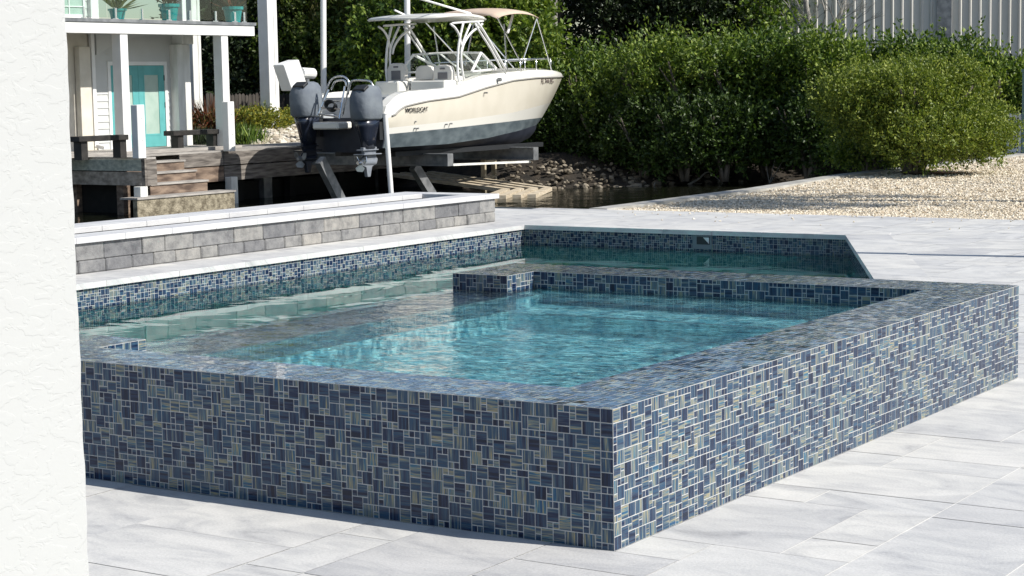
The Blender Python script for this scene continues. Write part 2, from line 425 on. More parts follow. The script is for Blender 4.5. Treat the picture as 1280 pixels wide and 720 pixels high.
# left run
yy = PYN
while yy < PYF-.01:
    y2 = min(yy+rnd.choice([.6,.6,.9]), PYF-ov)
    if PYF-ov-y2 < .2: y2 = PYF-ov
    cop_pieces.append([(PXL-.42, yy+.002), (PXL+ov, yy+.002), (PXL+ov, y2-.002), (PXL-.42, y2-.002)]); yy = y2
    if yy >= PYF-ov-.001: break
xx = PXL-.42
cop_pieces.append([(PXL-.42, PYF-ov+.002), (PXL+ov, PYF-ov+.002), (PXL+ov, PYF+.42), (PXL-.42, PYF+.42)])
xx = PXL+ov
while xx < -4.52-.01:
    x2 = min(xx+.6, -4.52)
    if -4.52-x2 < .2: x2 = -4.52
    q = [(xx+.002, PYF-ov), (x2-.002, PYF-ov), (x2-.002, PYF+.42), (xx+.002, PYF+.42)]
    cop_pieces.append(q); xx = x2
dd = np.array([-.44+4.52, 4.34-PYF]); Ld = np.hypot(*dd); dd /= Ld; nn = np.array([-dd[1], dd[0]])   # outward = right
nn = np.array([-dd[1], dd[0]]);  nn = nn if nn[0] > 0 else -nn
s = 0; st0 = np.array([-4.52, PYF])
cop_pieces.append([(-4.52+.002, PYF-ov), tuple(st0+nn*.42), (-4.52+.3, PYF+.42), (-4.52+.002, PYF+.42)])
while s < Ld-.9:
    e = min(s+.6, Ld-.85)
    if e-s < .1: break
    q = [tuple(st0+dd*(s+.002)-nn*ov), tuple(st0+dd*(s+.002)+nn*.42), tuple(st0+dd*(e-.002)+nn*.42), tuple(st0+dd*(e-.002)-nn*ov)]
    cop_pieces.append(q); s = e
cop_pieces.append([tuple(st0+dd*(s+.002)-nn*ov), tuple(st0+dd*(s+.002)+nn*.42), (-.05, 4.35), (-.5, 4.35)])
for q in cop_pieces: slab(cop, q, -.045, .005)
c_o = cop.build('coping', M_COPE, pool)
me = c_o.data; uvl = me.uv_layers.new(name='UVMap')
vals = np.zeros(len(me.loops)*2, np.float32)
for p_ in me.polygons:
    k = hash(p_.index//6) % 97
    for li in p_.loop_indices:
        v = me.vertices[me.loops[li].vertex_index].co
        vals[2*li] = v.x+k*1.7; vals[2*li+1] = v.y+v.z+k*.9
uvl.data.foreach_set('uv', vals)
# basin
D_ = -.80; TB = -.40
bs = MB()
def wallq(a, b, z0, z1): bs.add([(a[0],a[1],z0),(b[0],b[1],z0),(b[0],b[1],z1),(a[0],a[1],z1)], [(0,1,2,3)])
for i in range(len(pool_poly)):
    a, b = pool_poly[i], pool_poly[(i+1) % len(pool_poly)]; wallq(a, b, D_, TB)
bs.add([(x, y, D_) for x, y in pool_poly], [tuple(range(len(pool_poly)))])
# tanning shelf and steps along the far side
bs.box(PXL+.01, -5.0, 11.2, PYF-.01, D_+.01, -.48); bs.box(PXL+.01, -5.6, 10.7, 11.19, D_+.01, -.62)
bs.build('basin', M_POOLP, pool, recalc=False)
dv = (dd[0], dd[1], 0)
mosaic('waterline_tile', [((PXL, PYN, TB), Y, Z, PYF-PYN, -TB-.02),
                          ((PXL, PYF, TB), X, Z, (-4.52-PXL), -TB-.02),
                          ((-4.52, PYF, TB), dv, Z, Ld, -TB-.02)], pool, 40)
# fix: outward normals of those faces point into the pool by construction
sk = MB()
a = ony(866, 294, PYF-.004); b = ony(890, 306, PYF-.004)
x0, x1, z1, z0 = a[0], b[0], a[2], b[2]
sk.box(x0, x1, PYF-.012, PYF-.004, z1-.012, z1); sk.box(x0, x1, PYF-.012, PYF-.004, z0-.05, z0)
sk.box(x0, x0+.05, PYF-.012, PYF-.004, z0, z1-.012); sk.box(x1-.02, x1, PYF-.012, PYF-.004, z0, z1-.012)
sko = sk.build('skimmer_frame', mat('grey_plastic', (.16,.19,.21), .4), pool)
MB().box(x0+.05, x1-.02, PYF-.010, PYF-.006, z0, z1-.012).build('opening', M_DARK, sko)
MB().prism([(x1-.10, z1-.02), (x1-.03, z1-.02), (x1-.03, z0+.01)], 'y', PYF-.02, PYF-.013).build('weir_flap', M_WHITE, sko)
base = tag(MB().add([(x, y, WZ) for x, y in pool_poly], [tuple(range(6))]).build('pool_water', M_POOLW, recalc=False), kind='structure')

# ------------------------------------------------------------------ spa
H = .5; SX, SY = -3.22, 4.34; TB_, TA, TBK = .38, .33, .40
SW = .405
spa = thing('raised_spa', 'raised square spa clad in blue glass mosaic at centre', 'spa')
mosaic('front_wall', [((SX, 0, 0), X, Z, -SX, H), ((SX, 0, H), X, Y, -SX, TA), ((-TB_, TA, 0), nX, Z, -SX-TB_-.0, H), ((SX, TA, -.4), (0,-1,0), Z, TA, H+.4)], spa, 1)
mosaic('side_wall', [((0, 0, 0), Y, Z, SY, H), ((-TB_, TA, H), X, Y, TB_, SY-TA-TBK), ((-TB_, TA, .15), Y, Z, SY-TA-TBK, H-.15)][:2]+[((-TB_, SY-TBK, .15), nY, Z, SY-TA-TBK, H-.15)], spa, 2)
mosaic('back_wall', [((SX, SY-TBK, H), X, Y, -SX, TBK), ((SX+.39, SY-TBK, .15), X, Z, -SX-TB_-.39, H-.15), ((0, SY, 0), nX, Z, .44, H), ((-.44, SY, -.4), nX, Z, -SX-.44, H+.4)], spa, 3)
PF = .62; PB = 3.65
mosaic('corner_pier', [((SX, PB, .3), X, Z, .39, H-.3), ((SX, PB, H), X, Y, .39, SY-TBK-PB), ((SX+.39, PB, .3), Y, Z, SY-TBK-PB, H-.3), ((SX, SY, -.4), nY, Z, SY-PB, H+.4)], spa, 4)
mosaic('corner_pier', [((SX+.42, TA, .3), Y, Z, PF-TA, H-.3), ((SX, TA, H), X, Y, .42, PF-TA), ((SX+.42, PF, .3), nX, Z, .42, H-.3), ((SX, PF, -.4), nY, Z, PF-TA, H+.4)], spa, 5)
SPT = .385
mosaic('spillway', [((SX, PF, SPT), X, Y, .45, PB-PF), ((SX, PB, -.4), nY, Z, PB-PF, SPT+.4), ((SX+.45, PF, -.05), Y, Z, PB-PF, SPT+.05)], spa, 6)
bi = MB()
x0, x1, y0, y1 = SX+.45, -TB_, TA, SY-TBK
zf, zb = .205, .305
bi.add([(x0,y0,zb),(x0,y1,zb),(x0,y1,SPT-.02),(x0,y0,SPT-.02)], [(0,1,2,3)])
bi.add([(x1,y0,zb),(x1,y1,zb),(x1,y1,.31),(x1,y0,.31)], [(0,1,2,3)]); bi.add([(x0,y1,zb),(x1,y1,zb),(x1,y1,.31),(x0,y1,.31)], [(0,1,2,3)])
bi.add([(x0,y0,zb),(x1,y0,zb),(x1,y0,.31),(x0,y0,.31)], [(0,1,2,3)])
B = .42
bi.add([(x0,y0,zb),(x1,y0,zb),(x1,y1,zb),(x0,y1,zb),(x0+.02,y0+B,zb),(x1-B,y0+B,zb),(x1-B,y1-B,zb),(x0+.02,y1-B,zb)], [(0,1,5,4),(1,2,6,5),(2,3,7,6),(3,0,4,7)])
bi.add([(x0+.02,y0+B,zb),(x1-B,y0+B,zb),(x1-B,y1-B,zb),(x0+.02,y1-B,zb),(x0+.02,y0+B,zf),(x1-B,y0+B,zf),(x1-B,y1-B,zf),(x0+.02,y1-B,zf)], [(0,1,5,4),(1,2,6,5),(2,3,7,6),(3,0,4,7),(4,5,6,7)])
bi.build('basin', M_SPARIPPLE, spa, recalc=False)
mosaic('bench_marker', [((x1-B-.055, y0+B+.1, zb+.006), X, Y, .05, 1.6), ((x0+.3, y0+B+.002, zb+.006), X, Y, x1-x0-B-.36, .05)], spa, 9)
mosaic('bench_marker', [((x0+.3, y1-B-.055, zb+.006), X, Y, x1-x0-B-.40, .05)], spa, 10)
sw_ = MB(); nx_, ny_ = 2, 2
sw_.add([(SX-.004, PF, SW), (SX+.42, PF, SW), (SX+.42, TA, SW), (-TB_, TA, SW), (-TB_, SY-TBK, SW), (SX+.39, SY-TBK, SW), (SX+.39, PB, SW), (SX-.004, PB, SW)], [tuple(range(8))])
tag(sw_.build('spa_water', M_SPAW, recalc=False), kind='structure')

# ------------------------------------------------------------------ stucco pillar (near, left)
def stucco():
    m = mat('white_stucco', (.455,.463,.458), .85, spec=.2)
    v = coords(m, (1,.8,1.5)); n = N(m, 'TexNoise'); n.inputs['Scale'].default_value = 34; n.inputs['Detail'].default_value = 3; n.inputs['Distortion'].default_value = .5; n.inputs['Roughness'].default_value = .55
    L(m, v, n.inputs['Vector']); r = ramp(m, [(.47, (0,0,0)), (.50, (.75,.75,.75)), (.53, (.8,.8,.8)), (.545, (1,1,1))]); L(m, n.outputs['Fac'], r.inputs[0])
    n2 = N(m, 'TexNoise'); n2.inputs['Scale'].default_value = 110; n2.inputs['Detail'].default_value = 3; L(m, v, n2.inputs['Vector'])
    a = N(m, 'Math', operation='MULTIPLY_ADD'); L(m, n2.outputs['Fac'], a.inputs[0]); a.inputs[1].default_value = .5; L(m, r.outputs[0], a.inputs[2])
    b = N(m, 'Bump'); b.inputs['Strength'].default_value = .55; b.inputs['Distance'].default_value = .0007; L(m, a.outputs[0], b.inputs['Height']); L(m, b.outputs[0], bsdf(m).inputs['Normal'])
    return m
e = atD(100, 360, 2.7); px_, py_ = e[0], e[1]
nY_, nZ_ = 30, 160
V = []; 
ring = []
prof = [(px_-.45, py_)] + [(px_-.012, py_), (px_-.003, py_-.003), (px_, py_-.012)] + [(px_, py_-.02-.5*k/nY_) for k in range(nY_)] + [(px_-.45, py_-.52)]
rings = []
for k in range(nZ_+1):
    z = 3.4*k/nZ_
    q = []
    for i, (x, y) in enumerate(prof):
        jx = 0
        q.append((x+jx, y+(.0009*math.sin(z*31+.4)+.0008*math.sin(z*83) if i < 4 else 0), z))
    rings.append(q)
tag(MB().loft(rings).build('stucco_pillar', stucco(), smooth=False), 'white textured stucco pillar at the left edge, nearest the viewer', 'pillar')

# ------------------------------------------------------------------ stone planter
pl = thing('stone_planter', 'long low grey block planter wall with pale cap beyond the pool', 'planter')
def blockmat():
    m = mat('tumbled_block', (.3,.3,.3), .85)
    g = N(m, 'NewGeometry'); r2 = ramp(m, [(0, (.13,.132,.14)), (.35, (.175,.176,.18)), (.7, (.215,.213,.208)), (1, (.27,.255,.235))]); L(m, g.outputs['Random Per Island'], r2.inputs[0])
    n = N(m, 'TexNoise'); n.inputs['Scale'].default_value = 9; n.inputs['Detail'].default_value = 9; n.inputs['Roughness'].default_value = .7; L(m, coords(m), n.inputs['Vector'])
    r = ramp(m, [(.33, (.62,.62,.64)), (.5, (1.05,1.05,1.05)), (.68, (1.4,1.38,1.34))]); L(m, n.outputs['Fac'], r.inputs[0])
    mx = N(m, 'MixRGB', blend_type='MULTIPLY'); mx.inputs[0].default_value = 1; L(m, r2.outputs[0], mx.inputs[1]); L(m, r.outputs[0], mx.inputs[2]); L(m, mx.outputs[0], bsdf(m).inputs['Base Color'])
    b = N(m, 'Bump'); b.inputs['Strength'].default_value = .9; b.inputs['Distance'].default_value = .02; L(m, n.outputs['Fac'], b.inputs['Height']); L(m, b.outputs[0], bsdf(m).inputs['Normal'])
    return m
M_BLOCK = blockmat()
PX0, PX1, PY0, PY1 = -10.45, -9.15, 2.0, 13.02
def block_run(mb, along, a0, a1, face, out, seed):
    rg = random.Random(seed)
    for (z0, z1, lo, hi) in ((.0, .115, .22, .38), (.118, .272, .28, .62)):
        a = a0
        while a < a1-.02:
            b = min(a+rg.uniform(lo, hi), a1)
            if a1-b < .12: b = a1
            j = rg.uniform(-.006, .006); bb = .012 if z1 < .12 else .007
            if along == 'y': mb.box(face-.2 if out > 0 else face, face+j if out > 0 else face+.2, a+.002, b-.002, z0, z1, bb)
            else: mb.box(a+.002, b-.002, face-.2, face+j, z0, z1, bb)
            a = b
wl = MB(); block_run(wl, 'y', PY0, PY1, PX1, 1, 3); block_run(wl, 'y', PY0, PY1, PX0, -1, 4); block_run(wl, 'x', PX0+.2, PX1-.2, PY1-.004, 1, 5)
wl.box(PX1-.19, PX1-.025, PY0, PY1-.02, .0, .27); wl.box(PX0+.025, PX0+.19, PY0, PY1-.02, .0, .27)
wl.build('wall', M_BLOCK, pl)
cp = MB(); a = PY0
while a < PY1-.3:
    b = min(a+.61, PY1-.25)
    for (xa, xb) in ((PX1-.30, PX1+.035), (PX0-.04, PX0+.42)): cp.box(xa, xb, a+.0015, b-.0015, .274, .33, .004)
    a = b
cp.box(PX0-.04, PX1+.035, PY1-.248, PY1+.04, .274, .33, .004)
cp.build('cap', M_CAP, pl)
MB().box(PX0+.2, PX1-.2, PY0, PY1-.2, -.1, .20).build('soil', M_SOIL, pl)

# ------------------------------------------------------------------ gravel
M_PEB = mat('pebbles', (.5,.45,.36), .85)
g_ = N(M_PEB, 'NewGeometry'); r_ = ramp(M_PEB, [(0, (.36,.29,.20)), (.25, (.58,.50,.37)), (.6, (.70,.62,.49)), (.85, (.78,.72,.61)), (1, (.50,.39,.27))])
L(M_PEB, g_.outputs['Random Per Island'], r_.inputs[0]); L(M_PEB, r_.outputs[0], bsdf(M_PEB).inputs['Base Color'])
M_GRAV = noisy('gravel_bed', (.40,.33,.23), (.64,.56,.43), 22, .9, detail=6, bump=1, bscale=30, bdist=.03)
def gravel_h(x, y): return -.022+.012*hash2(x, y, .9)+.006*hash2(x, y, 4.1)+np.clip((y-22)/14, 0, 1)*.0
gxs = np.arange(-9.0, 14.1, .25); gys = np.arange(15.32, 46, .25)
A, B_ = np.meshgrid(gxs, gys, indexing='ij')
Zg = np.minimum(gravel_h(A, B_), 0)-.004
edge = np.interp(B_, [15.3, 20, 24, 30, 46], [-8.97, -8.97, -9.3, -9.12, -9.12]); Ax = np.maximum(A, edge)
Ax[0, :] = edge[0, :]
n1, n2 = A.shape; ii = np.arange(n1*n2).reshape(n1, n2)
tag(mesh_np('gravel_bed', np.stack([Ax, B_, Zg], -1).reshape(-1, 3), np.stack([ii[:-1,:-1], ii[1:,:-1], ii[1:,1:], ii[:-1,1:]], -1).reshape(-1, 4), M_GRAV, smooth=True), kind='structure')
oct_v = np.array([(1,0,0),(0,1,0),(-1,0,0),(0,-1,0),(0,0,1),(0,0,-1)], float)
oct_f = np.array([(0,1,4),(1,2,4),(2,3,4),(3,0,4),(1,0,5),(2,1,5),(3,2,5),(0,3,5)])
cub_v = np.array([(x, y, z) for x in (-1,1) for y in (-1,1) for z in (-1,1)], float)*.72
ph = (1+5**.5)/2
ico_v = np.array([(-1,ph,0),(1,ph,0),(-1,-ph,0),(1,-ph,0),(0,-1,ph),(0,1,ph),(0,-1,-ph),(0,1,-ph),(ph,0,-1),(ph,0,1),(-ph,0,-1),(-ph,0,1)])/1.9
ico_f = np.array([(0,11,5),(0,5,1),(0,1,7),(0,7,10),(0,10,11),(1,5,9),(5,11,4),(11,10,2),(10,7,6),(7,1,8),(3,9,4),(3,4,2),(3,2,6),(3,6,8),(3,8,9),(4,9,5),(2,4,11),(6,2,10),(8,6,7),(9,8,1)])
def boulders(name, P, S, mat_, squash=.7, seed=1):
    r = np.random.RandomState(seed); n = len(P); Vv = ico_v[None]*(1+r.uniform(-.25, .2, (n, 12, 1)))*S[:, None, None]
    th = r.rand(n)*6.28; c, s_ = np.cos(th), np.sin(th); Vv = Vv*np.stack([r.uniform(.9,1.5,n), r.uniform(.7,1.0,n), r.uniform(.5,.85,n)*squash], -1)[:, None, :]
    xx = Vv[..., 0]*c[:, None]-Vv[..., 1]*s_[:, None]; yy_ = Vv[..., 0]*s_[:, None]+Vv[..., 1]*c[:, None]
    Vv = np.stack([xx, yy_, Vv[..., 2]+xx*r.uniform(-.4, .4, (n, 1))], -1)+P[:, None, :]
    return mesh_np(name, Vv.reshape(-1, 3), (ico_f[None]+(np.arange(n)*12)[:, None, None]).reshape(-1, 3), mat_)
def scatter_stones(name, P, S, mat_, squash=.7, seed=1):
    """irregular eight-faced stones at points P with sizes S, all in one mesh"""
    r = np.random.RandomState(seed); n = len(P)
    th = r.rand(n)*6.28; c, s_ = np.cos(th), np.sin(th)
    Vv = oct_v[None]*(1+r.uniform(-.35, .25, (n, 6, 1)))*S[:, None, None]*np.stack([r.uniform(.8,1.25,n), r.uniform(.7,1.1,n), r.uniform(.5,.9,n)*squash*1.2], -1)[:, None, :]
    Vv += r.uniform(-.28, .28, Vv.shape)*S[:, None, None]
    xx = Vv[..., 0]*c[:, None]-Vv[..., 1]*s_[:, None]; yy_ = Vv[..., 0]*s_[:, None]+Vv[..., 1]*c[:, None]
    Vv = np.stack([xx, yy_, Vv[..., 2]], -1)+P[:, None, :]
    Ff = (oct_f[None]+(np.arange(n)*6)[:, None, None]).reshape(-1, 3)
    return mesh_np(name, Vv.reshape(-1, 3), Ff, mat_)
n = 90000
yy = 15.36+(rs.rand(n)**1.7)*22; xx = rs.uniform(-9.3, 1.5, n)
lim = CAM[0]-(yy-CAM[1])*math.tan(math.radians(33.2-15.6)); k = (xx < lim+.4) & (xx > np.interp(yy, [15.3, 20, 24, 30, 46], [-8.93, -8.9, -9.2, -9.05, -9.05])); xx, yy = xx[k], yy[k]
S = rs.uniform(.010, .026, len(xx))*(1+np.clip((yy-18)/20, 0, 1)*.5)
tag(scatter_stones('gravel', np.stack([xx, yy, np.minimum(gravel_h(xx, yy), 0)+S*.1], -1), S, M_PEB), 'cream coloured crushed stone gravel covering the ground beyond the paving', 'gravel', kind='stuff')

k = 150; sx = rs.uniform(-8.6, 1.0, k); sy = 15.3-rs.rand(k)**3*1.6
tag(scatter_stones('stray_pebbles', np.stack([sx, sy, np.full(k, .007)], -1), rs.uniform(.008, .018, k), M_PEB, seed=5), 'a few cream pebbles strayed onto the edge of the paving', 'gravel', kind='stuff')
# ------------------------------------------------------------------ foliage tools
def leafmat(name, cols, rough=.5, trans=.26):
    m = mat(name, cols[0], rough, spec=.4)
    g = N(m, 'NewGeometry'); r = ramp(m, [(i/(len(cols)-1), c) for i, c in enumerate(cols)]); L(m, g.outputs['Random Per Island'], r.inputs[0])
    L(m, r.outputs[0], bsdf(m).inputs['Base Color'])
    t = N(m, 'BsdfTranslucent'); mx2 = N(m, 'MixRGB', blend_type='MULTIPLY'); mx2.inputs[0].default_value = 1; mx2.inputs[2].default_value = (1.0, 1.15, .5, 1)
    L(m, r.outputs[0], mx2.inputs[1]); L(m, mx2.outputs[0], t.inputs['Color'])
    ms = N(m, 'MixShader'); ms.inputs[0].default_value = trans; L(m, bsdf(m).outputs[0], ms.inputs[1]); L(m, t.outputs[0], ms.inputs[2])
    L(m, ms.outputs[0], m.node_tree.nodes['Material Output'].inputs['Surface']); return m
def norm(a): return a/np.maximum(np.linalg.norm(a, axis=-1, keepdims=True), 1e-9)
def leaves_mesh(name, base, dirs, leaf, wid, mat_, parent, seed=0):
    """one folded rhombic leaf per row of base/dirs"""
    r = np.random.RandomState(seed); n = len(base)
    d = norm(dirs); a = norm(np.cross(d, r.normal(size=(n, 3)))); u = np.cross(a, d)
    Ln = leaf*r.uniform(.7, 1.3, (n, 1)); Wd = wid*r.uniform(.75, 1.25, (n, 1))
    mid = base+d*Ln*.5
    V = np.stack([base, mid+a*Wd*.5+u*Wd*.15, base+d*Ln, mid-a*Wd*.5+u*Wd*.15], 1).reshape(-1, 3)
    return mesh_np(name, V, np.arange(n*4).reshape(n, 4), mat_, parent)
def sprigs(blobs, n_sprig, per, slen, leaf, wid, mat_, name, parent, seed=0, up=.6, shell=.55, zmin=None, spread=.9, droop=0):
    """leafy twigs on the skins of ellipsoids; blobs = (cx,cy,cz,rx,ry,rz)"""
    r = np.random.RandomState(seed); B = np.array(blobs, float)
    wts = (B[:, 3]*B[:, 4]+B[:, 3]*B[:, 5]+B[:, 4]*B[:, 5]); wts /= wts.sum()
    k = r.choice(len(B), n_sprig, p=wts); dirn = norm(r.normal(size=(n_sprig, 3)))
    rad = shell+(1-shell)*r.rand(n_sprig, 1)**.6
    P = B[k, :3]+dirn*B[k, 3:]*rad
    if zmin is not None:
        ok = P[:, 2] > zmin; P, dirn, k = P[ok], dirn[ok], k[ok]
    m = len(P)
    sd_ = norm(dirn*.8+np.array([0, 0, up-droop])+r.normal(size=(m, 3))*.35)
    sl = slen*r.uniform(.5, 1.4, (m, 1))
    t = (np.arange(per)+.5)/per
    base = P[:, None, :]+sd_[:, None, :]*(sl[:, None, :]*t[None, :, None])+r.normal(size=(m, per, 3))*slen*.06
    ld = norm(sd_[:, None, :]+r.normal(size=(m, per, 3))*spread)
    return leaves_mesh(name, base.reshape(-1, 3), ld.reshape(-1, 3), leaf, wid, mat_, parent, seed+1)
M_BARK = noisy('bark', (.06,.05,.038), (.17,.145,.115), 8, .9, stretch=(1,1,.3), bump=.8, bscale=20, bdist=.02)
M_PALEBARK = noisy('pale_bark', (.20,.19,.17), (.36,.34,.30), 6, .9, stretch=(1,1,.4), bump=.6, bscale=20, bdist=.02)
M_HEDGE = leafmat('hedge_leaf', [(.025,.055,.009), (.055,.105,.015), (.115,.185,.024), (.24,.31,.045)])
M_HEDGE2 = leafmat('buttonwood_leaf', [(.05,.09,.014), (.095,.155,.021), (.17,.24,.032), (.27,.33,.055)])
M_BUSH = leafmat('bush_leaf', [(.055,.090,.014), (.13,.18,.026), (.21,.26,.038), (.32,.36,.06)])
M_SHADELEAF = leafmat('painted_shade_leaf', [(.018,.038,.008), (.04,.075,.013), (.08,.13,.02)], trans=.2)  # darkened leaf colour, paints the shade along the foot of the hedge
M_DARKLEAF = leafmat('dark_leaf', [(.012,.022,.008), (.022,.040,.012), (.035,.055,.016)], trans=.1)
M_FICUS = leafmat('ficus_leaf', [(.04,.075,.012), (.07,.115,.018), (.12,.165,.03), (.18,.21,.05)])
M_YEL = leafmat('golden_leaf', [(.10,.14,.02), (.17,.20,.03), (.26,.26,.04), (.40,.33,.03)])
M_PALM = leafmat('palm_leaf', [(.06,.08,.02), (.12,.13,.035), (.22,.20,.07), (.32,.28,.12)])
M_RED = leafmat('croton_leaf', [(.04,.05,.015), (.10,.04,.02), (.22,.06,.03), (.06,.08,.02)])
def limbs(c, r_, h0, seed, n=5, rad=.05, top=.75):
    """tapered trunk and limbs from the ground at c up into the crown"""
    rg = random.Random(seed); mb = MB()
    for i in range(n):
        a = 6.283*i/n+rg.random(); q = r_*rg.uniform(.25, .7)
        p = [(c[0]+.06*math.cos(a), c[1]+.06*math.sin(a), c[2]-.15)]
        for t in (.3, .6, 1): p.append((c[0]+q*math.cos(a)*t+rg.uniform(-.06,.06), c[1]+q*math.sin(a)*t+rg.uniform(-.06,.06), c[2]+h0*top*t))
        mb.tube(smooth_path(p, 3), rad, 6, r2=rad*.3)
        for t in (.45, .7):
            b = p[0]; s0 = Vector((c[0]+q*math.cos(a)*t, c[1]+q*math.sin(a)*t, c[2]+h0*top*t)); a2 = a+rg.uniform(-1.2, 1.2)
            mb.tube([s0, s0+Vector((math.cos(a2)*q*.4, math.sin(a2)*q*.4, h0*.2))], rad*.5, 5, r2=rad*.15)
    return mb
def shrub(name, label, cat, c, w_, h, seed, mat_, group=None, nblob=9, nsp=1500, per=7, slen=.35, leaf=.1, wid=.05, up=.6, depth=None, skirt=.12, limb=5, heavy=False):
    """uneven crown of leafy twigs over limbs; c is the foot"""
    root = thing(name, label, cat, group); root.location = c
    rg = random.Random(seed); dep = depth or w_; blobs = []
    for i in range(nblob):
        a = rg.uniform(-1, 1); b = rg.uniform(-1, 1); q = rg.uniform(.26, .42)
        zc = h*rg.uniform(skirt+.18, .80)*(1-.22*abs(a)**2)
        k = (1 if not heavy else .72+.4*zc/h); 
        blobs.append((a*w_*.34*k, b*dep*.30*k+(.0 if not heavy else .35*(1-zc/h)), zc, w_*q*.62*k, dep*q*.62*k, h*q*.52))
    blobs.append((0, 0 if not heavy else .2, h*.48, w_*.34, dep*.34, h*.34))
    if heavy: blobs.append((0, .35, h*.2, w_*.42, dep*.30, h*.22))
    sprigs(blobs, nsp, per, slen, leaf, wid, mat_, 'crown', root, seed, up=up, zmin=h*skirt*.5)
    if mat_ is not M_DARKLEAF and h > 1.5: sprigs([(b[0], b[1], b[2]+b[5]*.25, b[3]*.9, b[4]*.9, b[5]*.95) for b in blobs if b[2] > h*.45] or blobs, 130, 15, .62 if heavy else .40, leaf, wid, mat_, 'shoots', root, seed+7, up=1.7, shell=.9)
    limbs((0, 0, 0), w_*.5, h, seed, n=limb, rad=.035+.012*h).build('trunk', M_BARK, root, smooth=True)
    return root
def place(px, D, z): p = atD(px, 200, D); return (p[0], p[1], z)

# ------------------------------------------------------------------ far hedge: individual shrubs
hedge = [ # px, D, base z, width, top px-y, label
 (672, 52.0, -.5, 3.2, 60, 'dark green shrub of the far hedge, just right of the boat bow'),
 (735, 51.5, -.5, 3.4, 52, 'rounded shrub of the far hedge above the loose grey rocks'),
 (800, 50.0, -.5, 3.6, 34, 'tall upright shrub of the far hedge, left of the tallest one'),
 (868, 49.0, -.5, 3.6, 28, 'tallest shrub of the far hedge over the dark canal bank'),
 (930, 48.5, -.45, 3.5, 42, 'shrub of the far hedge standing above the bare roots'),
 (1000, 48.0, -.4, 3.4, 34, 'shrub of the far hedge below the bare twiggy tree'),
 (1065, 47.0, -.35, 3.2, 38, 'shrub of the far hedge left of the metal wall seam'),
 (1130, 46.5, -.3, 3.2, 44, 'shrub of the far hedge directly behind the round bush'),
 (1192, 45.5, -.2, 3.0, 50, 'shrub of the far hedge behind the right half of the round bush'),
 (1250, 44.5, -.1, 3.0, 62, 'shrub of the far hedge beside the lattice gate at the right edge')]
for i, (px, D, bz, wd, ty, lab) in enumerate(hedge):
    p = place(px, D, bz); top = atD(px, ty, D)[2]
    r_ = shrub('hedge_shrub', lab, 'shrub', p, wd, top-bz-.15, 50+i, M_HEDGE if i not in (2, 3, 6, 9) else M_HEDGE2, 'shrubs of the far hedge', nblob=13, nsp=2100, per=8, slen=.46, leaf=.125, wid=.065, depth=2.6, skirt=.03, limb=7, up=.85, heavy=True)
# dark low shrubs added along the waterline to paint shade under the hedge
for i, (px, D, wd, hh, lab) in enumerate([(700, 50.6, 2.6, 1.5, 'low dark shrub added as hedge shade above the rock pile, nearest the boat bow'), (752, 49.9, 2.6, 1.7, 'low dark shrub added as hedge shade at the right end of the rock pile'), (805, 48.4, 2.4, 1.6, 'low dark shrub added as hedge shade left of the exposed roots'), (856, 47.6, 2.4, 1.7, 'low dark shrub added as hedge shade behind the exposed roots'), (905, 47.2, 2.4, 1.7, 'low dark shrub added as hedge shade between the roots and the sea grape'), (958, 48.6, 2.4, 1.9, 'low dark shrub added as hedge shade behind the sea grape'), (1012, 46.6, 2.4, 1.9, 'low dark shrub added as hedge shade left of the round bush')]):
    shrub('shade_shrub', lab, 'shrub', place(px, D, -.75), wd, hh+.35, 120+i, M_SHADELEAF, 'low dark shrubs added as hedge shade on the canal bank', nblob=8, nsp=900, per=8, slen=.3, leaf=.11, wid=.065, depth=1.5, skirt=.0)
# inner, shaded shrubs that close the hedge
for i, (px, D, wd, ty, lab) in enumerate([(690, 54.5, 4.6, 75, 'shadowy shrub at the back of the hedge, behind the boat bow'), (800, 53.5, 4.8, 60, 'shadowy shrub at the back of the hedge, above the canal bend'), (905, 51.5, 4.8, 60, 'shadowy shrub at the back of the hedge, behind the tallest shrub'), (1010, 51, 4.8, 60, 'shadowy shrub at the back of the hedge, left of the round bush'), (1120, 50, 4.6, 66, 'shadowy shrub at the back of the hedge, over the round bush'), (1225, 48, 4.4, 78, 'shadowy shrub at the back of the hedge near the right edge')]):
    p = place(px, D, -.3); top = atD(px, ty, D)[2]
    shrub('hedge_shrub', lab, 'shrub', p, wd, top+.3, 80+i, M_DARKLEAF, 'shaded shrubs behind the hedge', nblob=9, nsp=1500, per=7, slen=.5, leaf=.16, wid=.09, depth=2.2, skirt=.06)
# the round bush on the gravel
c = onz(1141, 216, 0)
bush = shrub('round_bush', 'wide rounded bright green bush standing alone on the gravel at right', 'bush', (c[0], c[1], -.03), 3.1, 1.98, 5, M_BUSH, nblob=26, nsp=7000, per=12, slen=.27, leaf=.058, wid=.031, up=.75, depth=2.8, skirt=.12, limb=9)
mul = MB(); mul.add([(c[0]+.3+.8*math.cos(t)*rnd.uniform(.6, 1.1), c[1]+.5*math.sin(t)*rnd.uniform(.6, 1.1), .012) for t in [k*.3142 for k in range(20)]], [tuple(range(20))])
tag(mul.build('leaf_litter', noisy('rust_litter', (.10,.045,.02), (.24,.15,.09), 14, .95, detail=8, bump=.8), recalc=False), 'thin patch of rust brown leaf litter under the round bush', 'leaf litter', kind='stuff')
c2 = onz(1068, 217, -.03)
shrub('low_shrub', 'small bright leafy shrub tucked at the left foot of the round bush', 'shrub', (c2[0], c2[1]+.6, -.05), 1.5, .75, 6, M_HEDGE2, nblob=7, nsp=700, per=8, slen=.2, leaf=.07, wid=.04, skirt=.05)

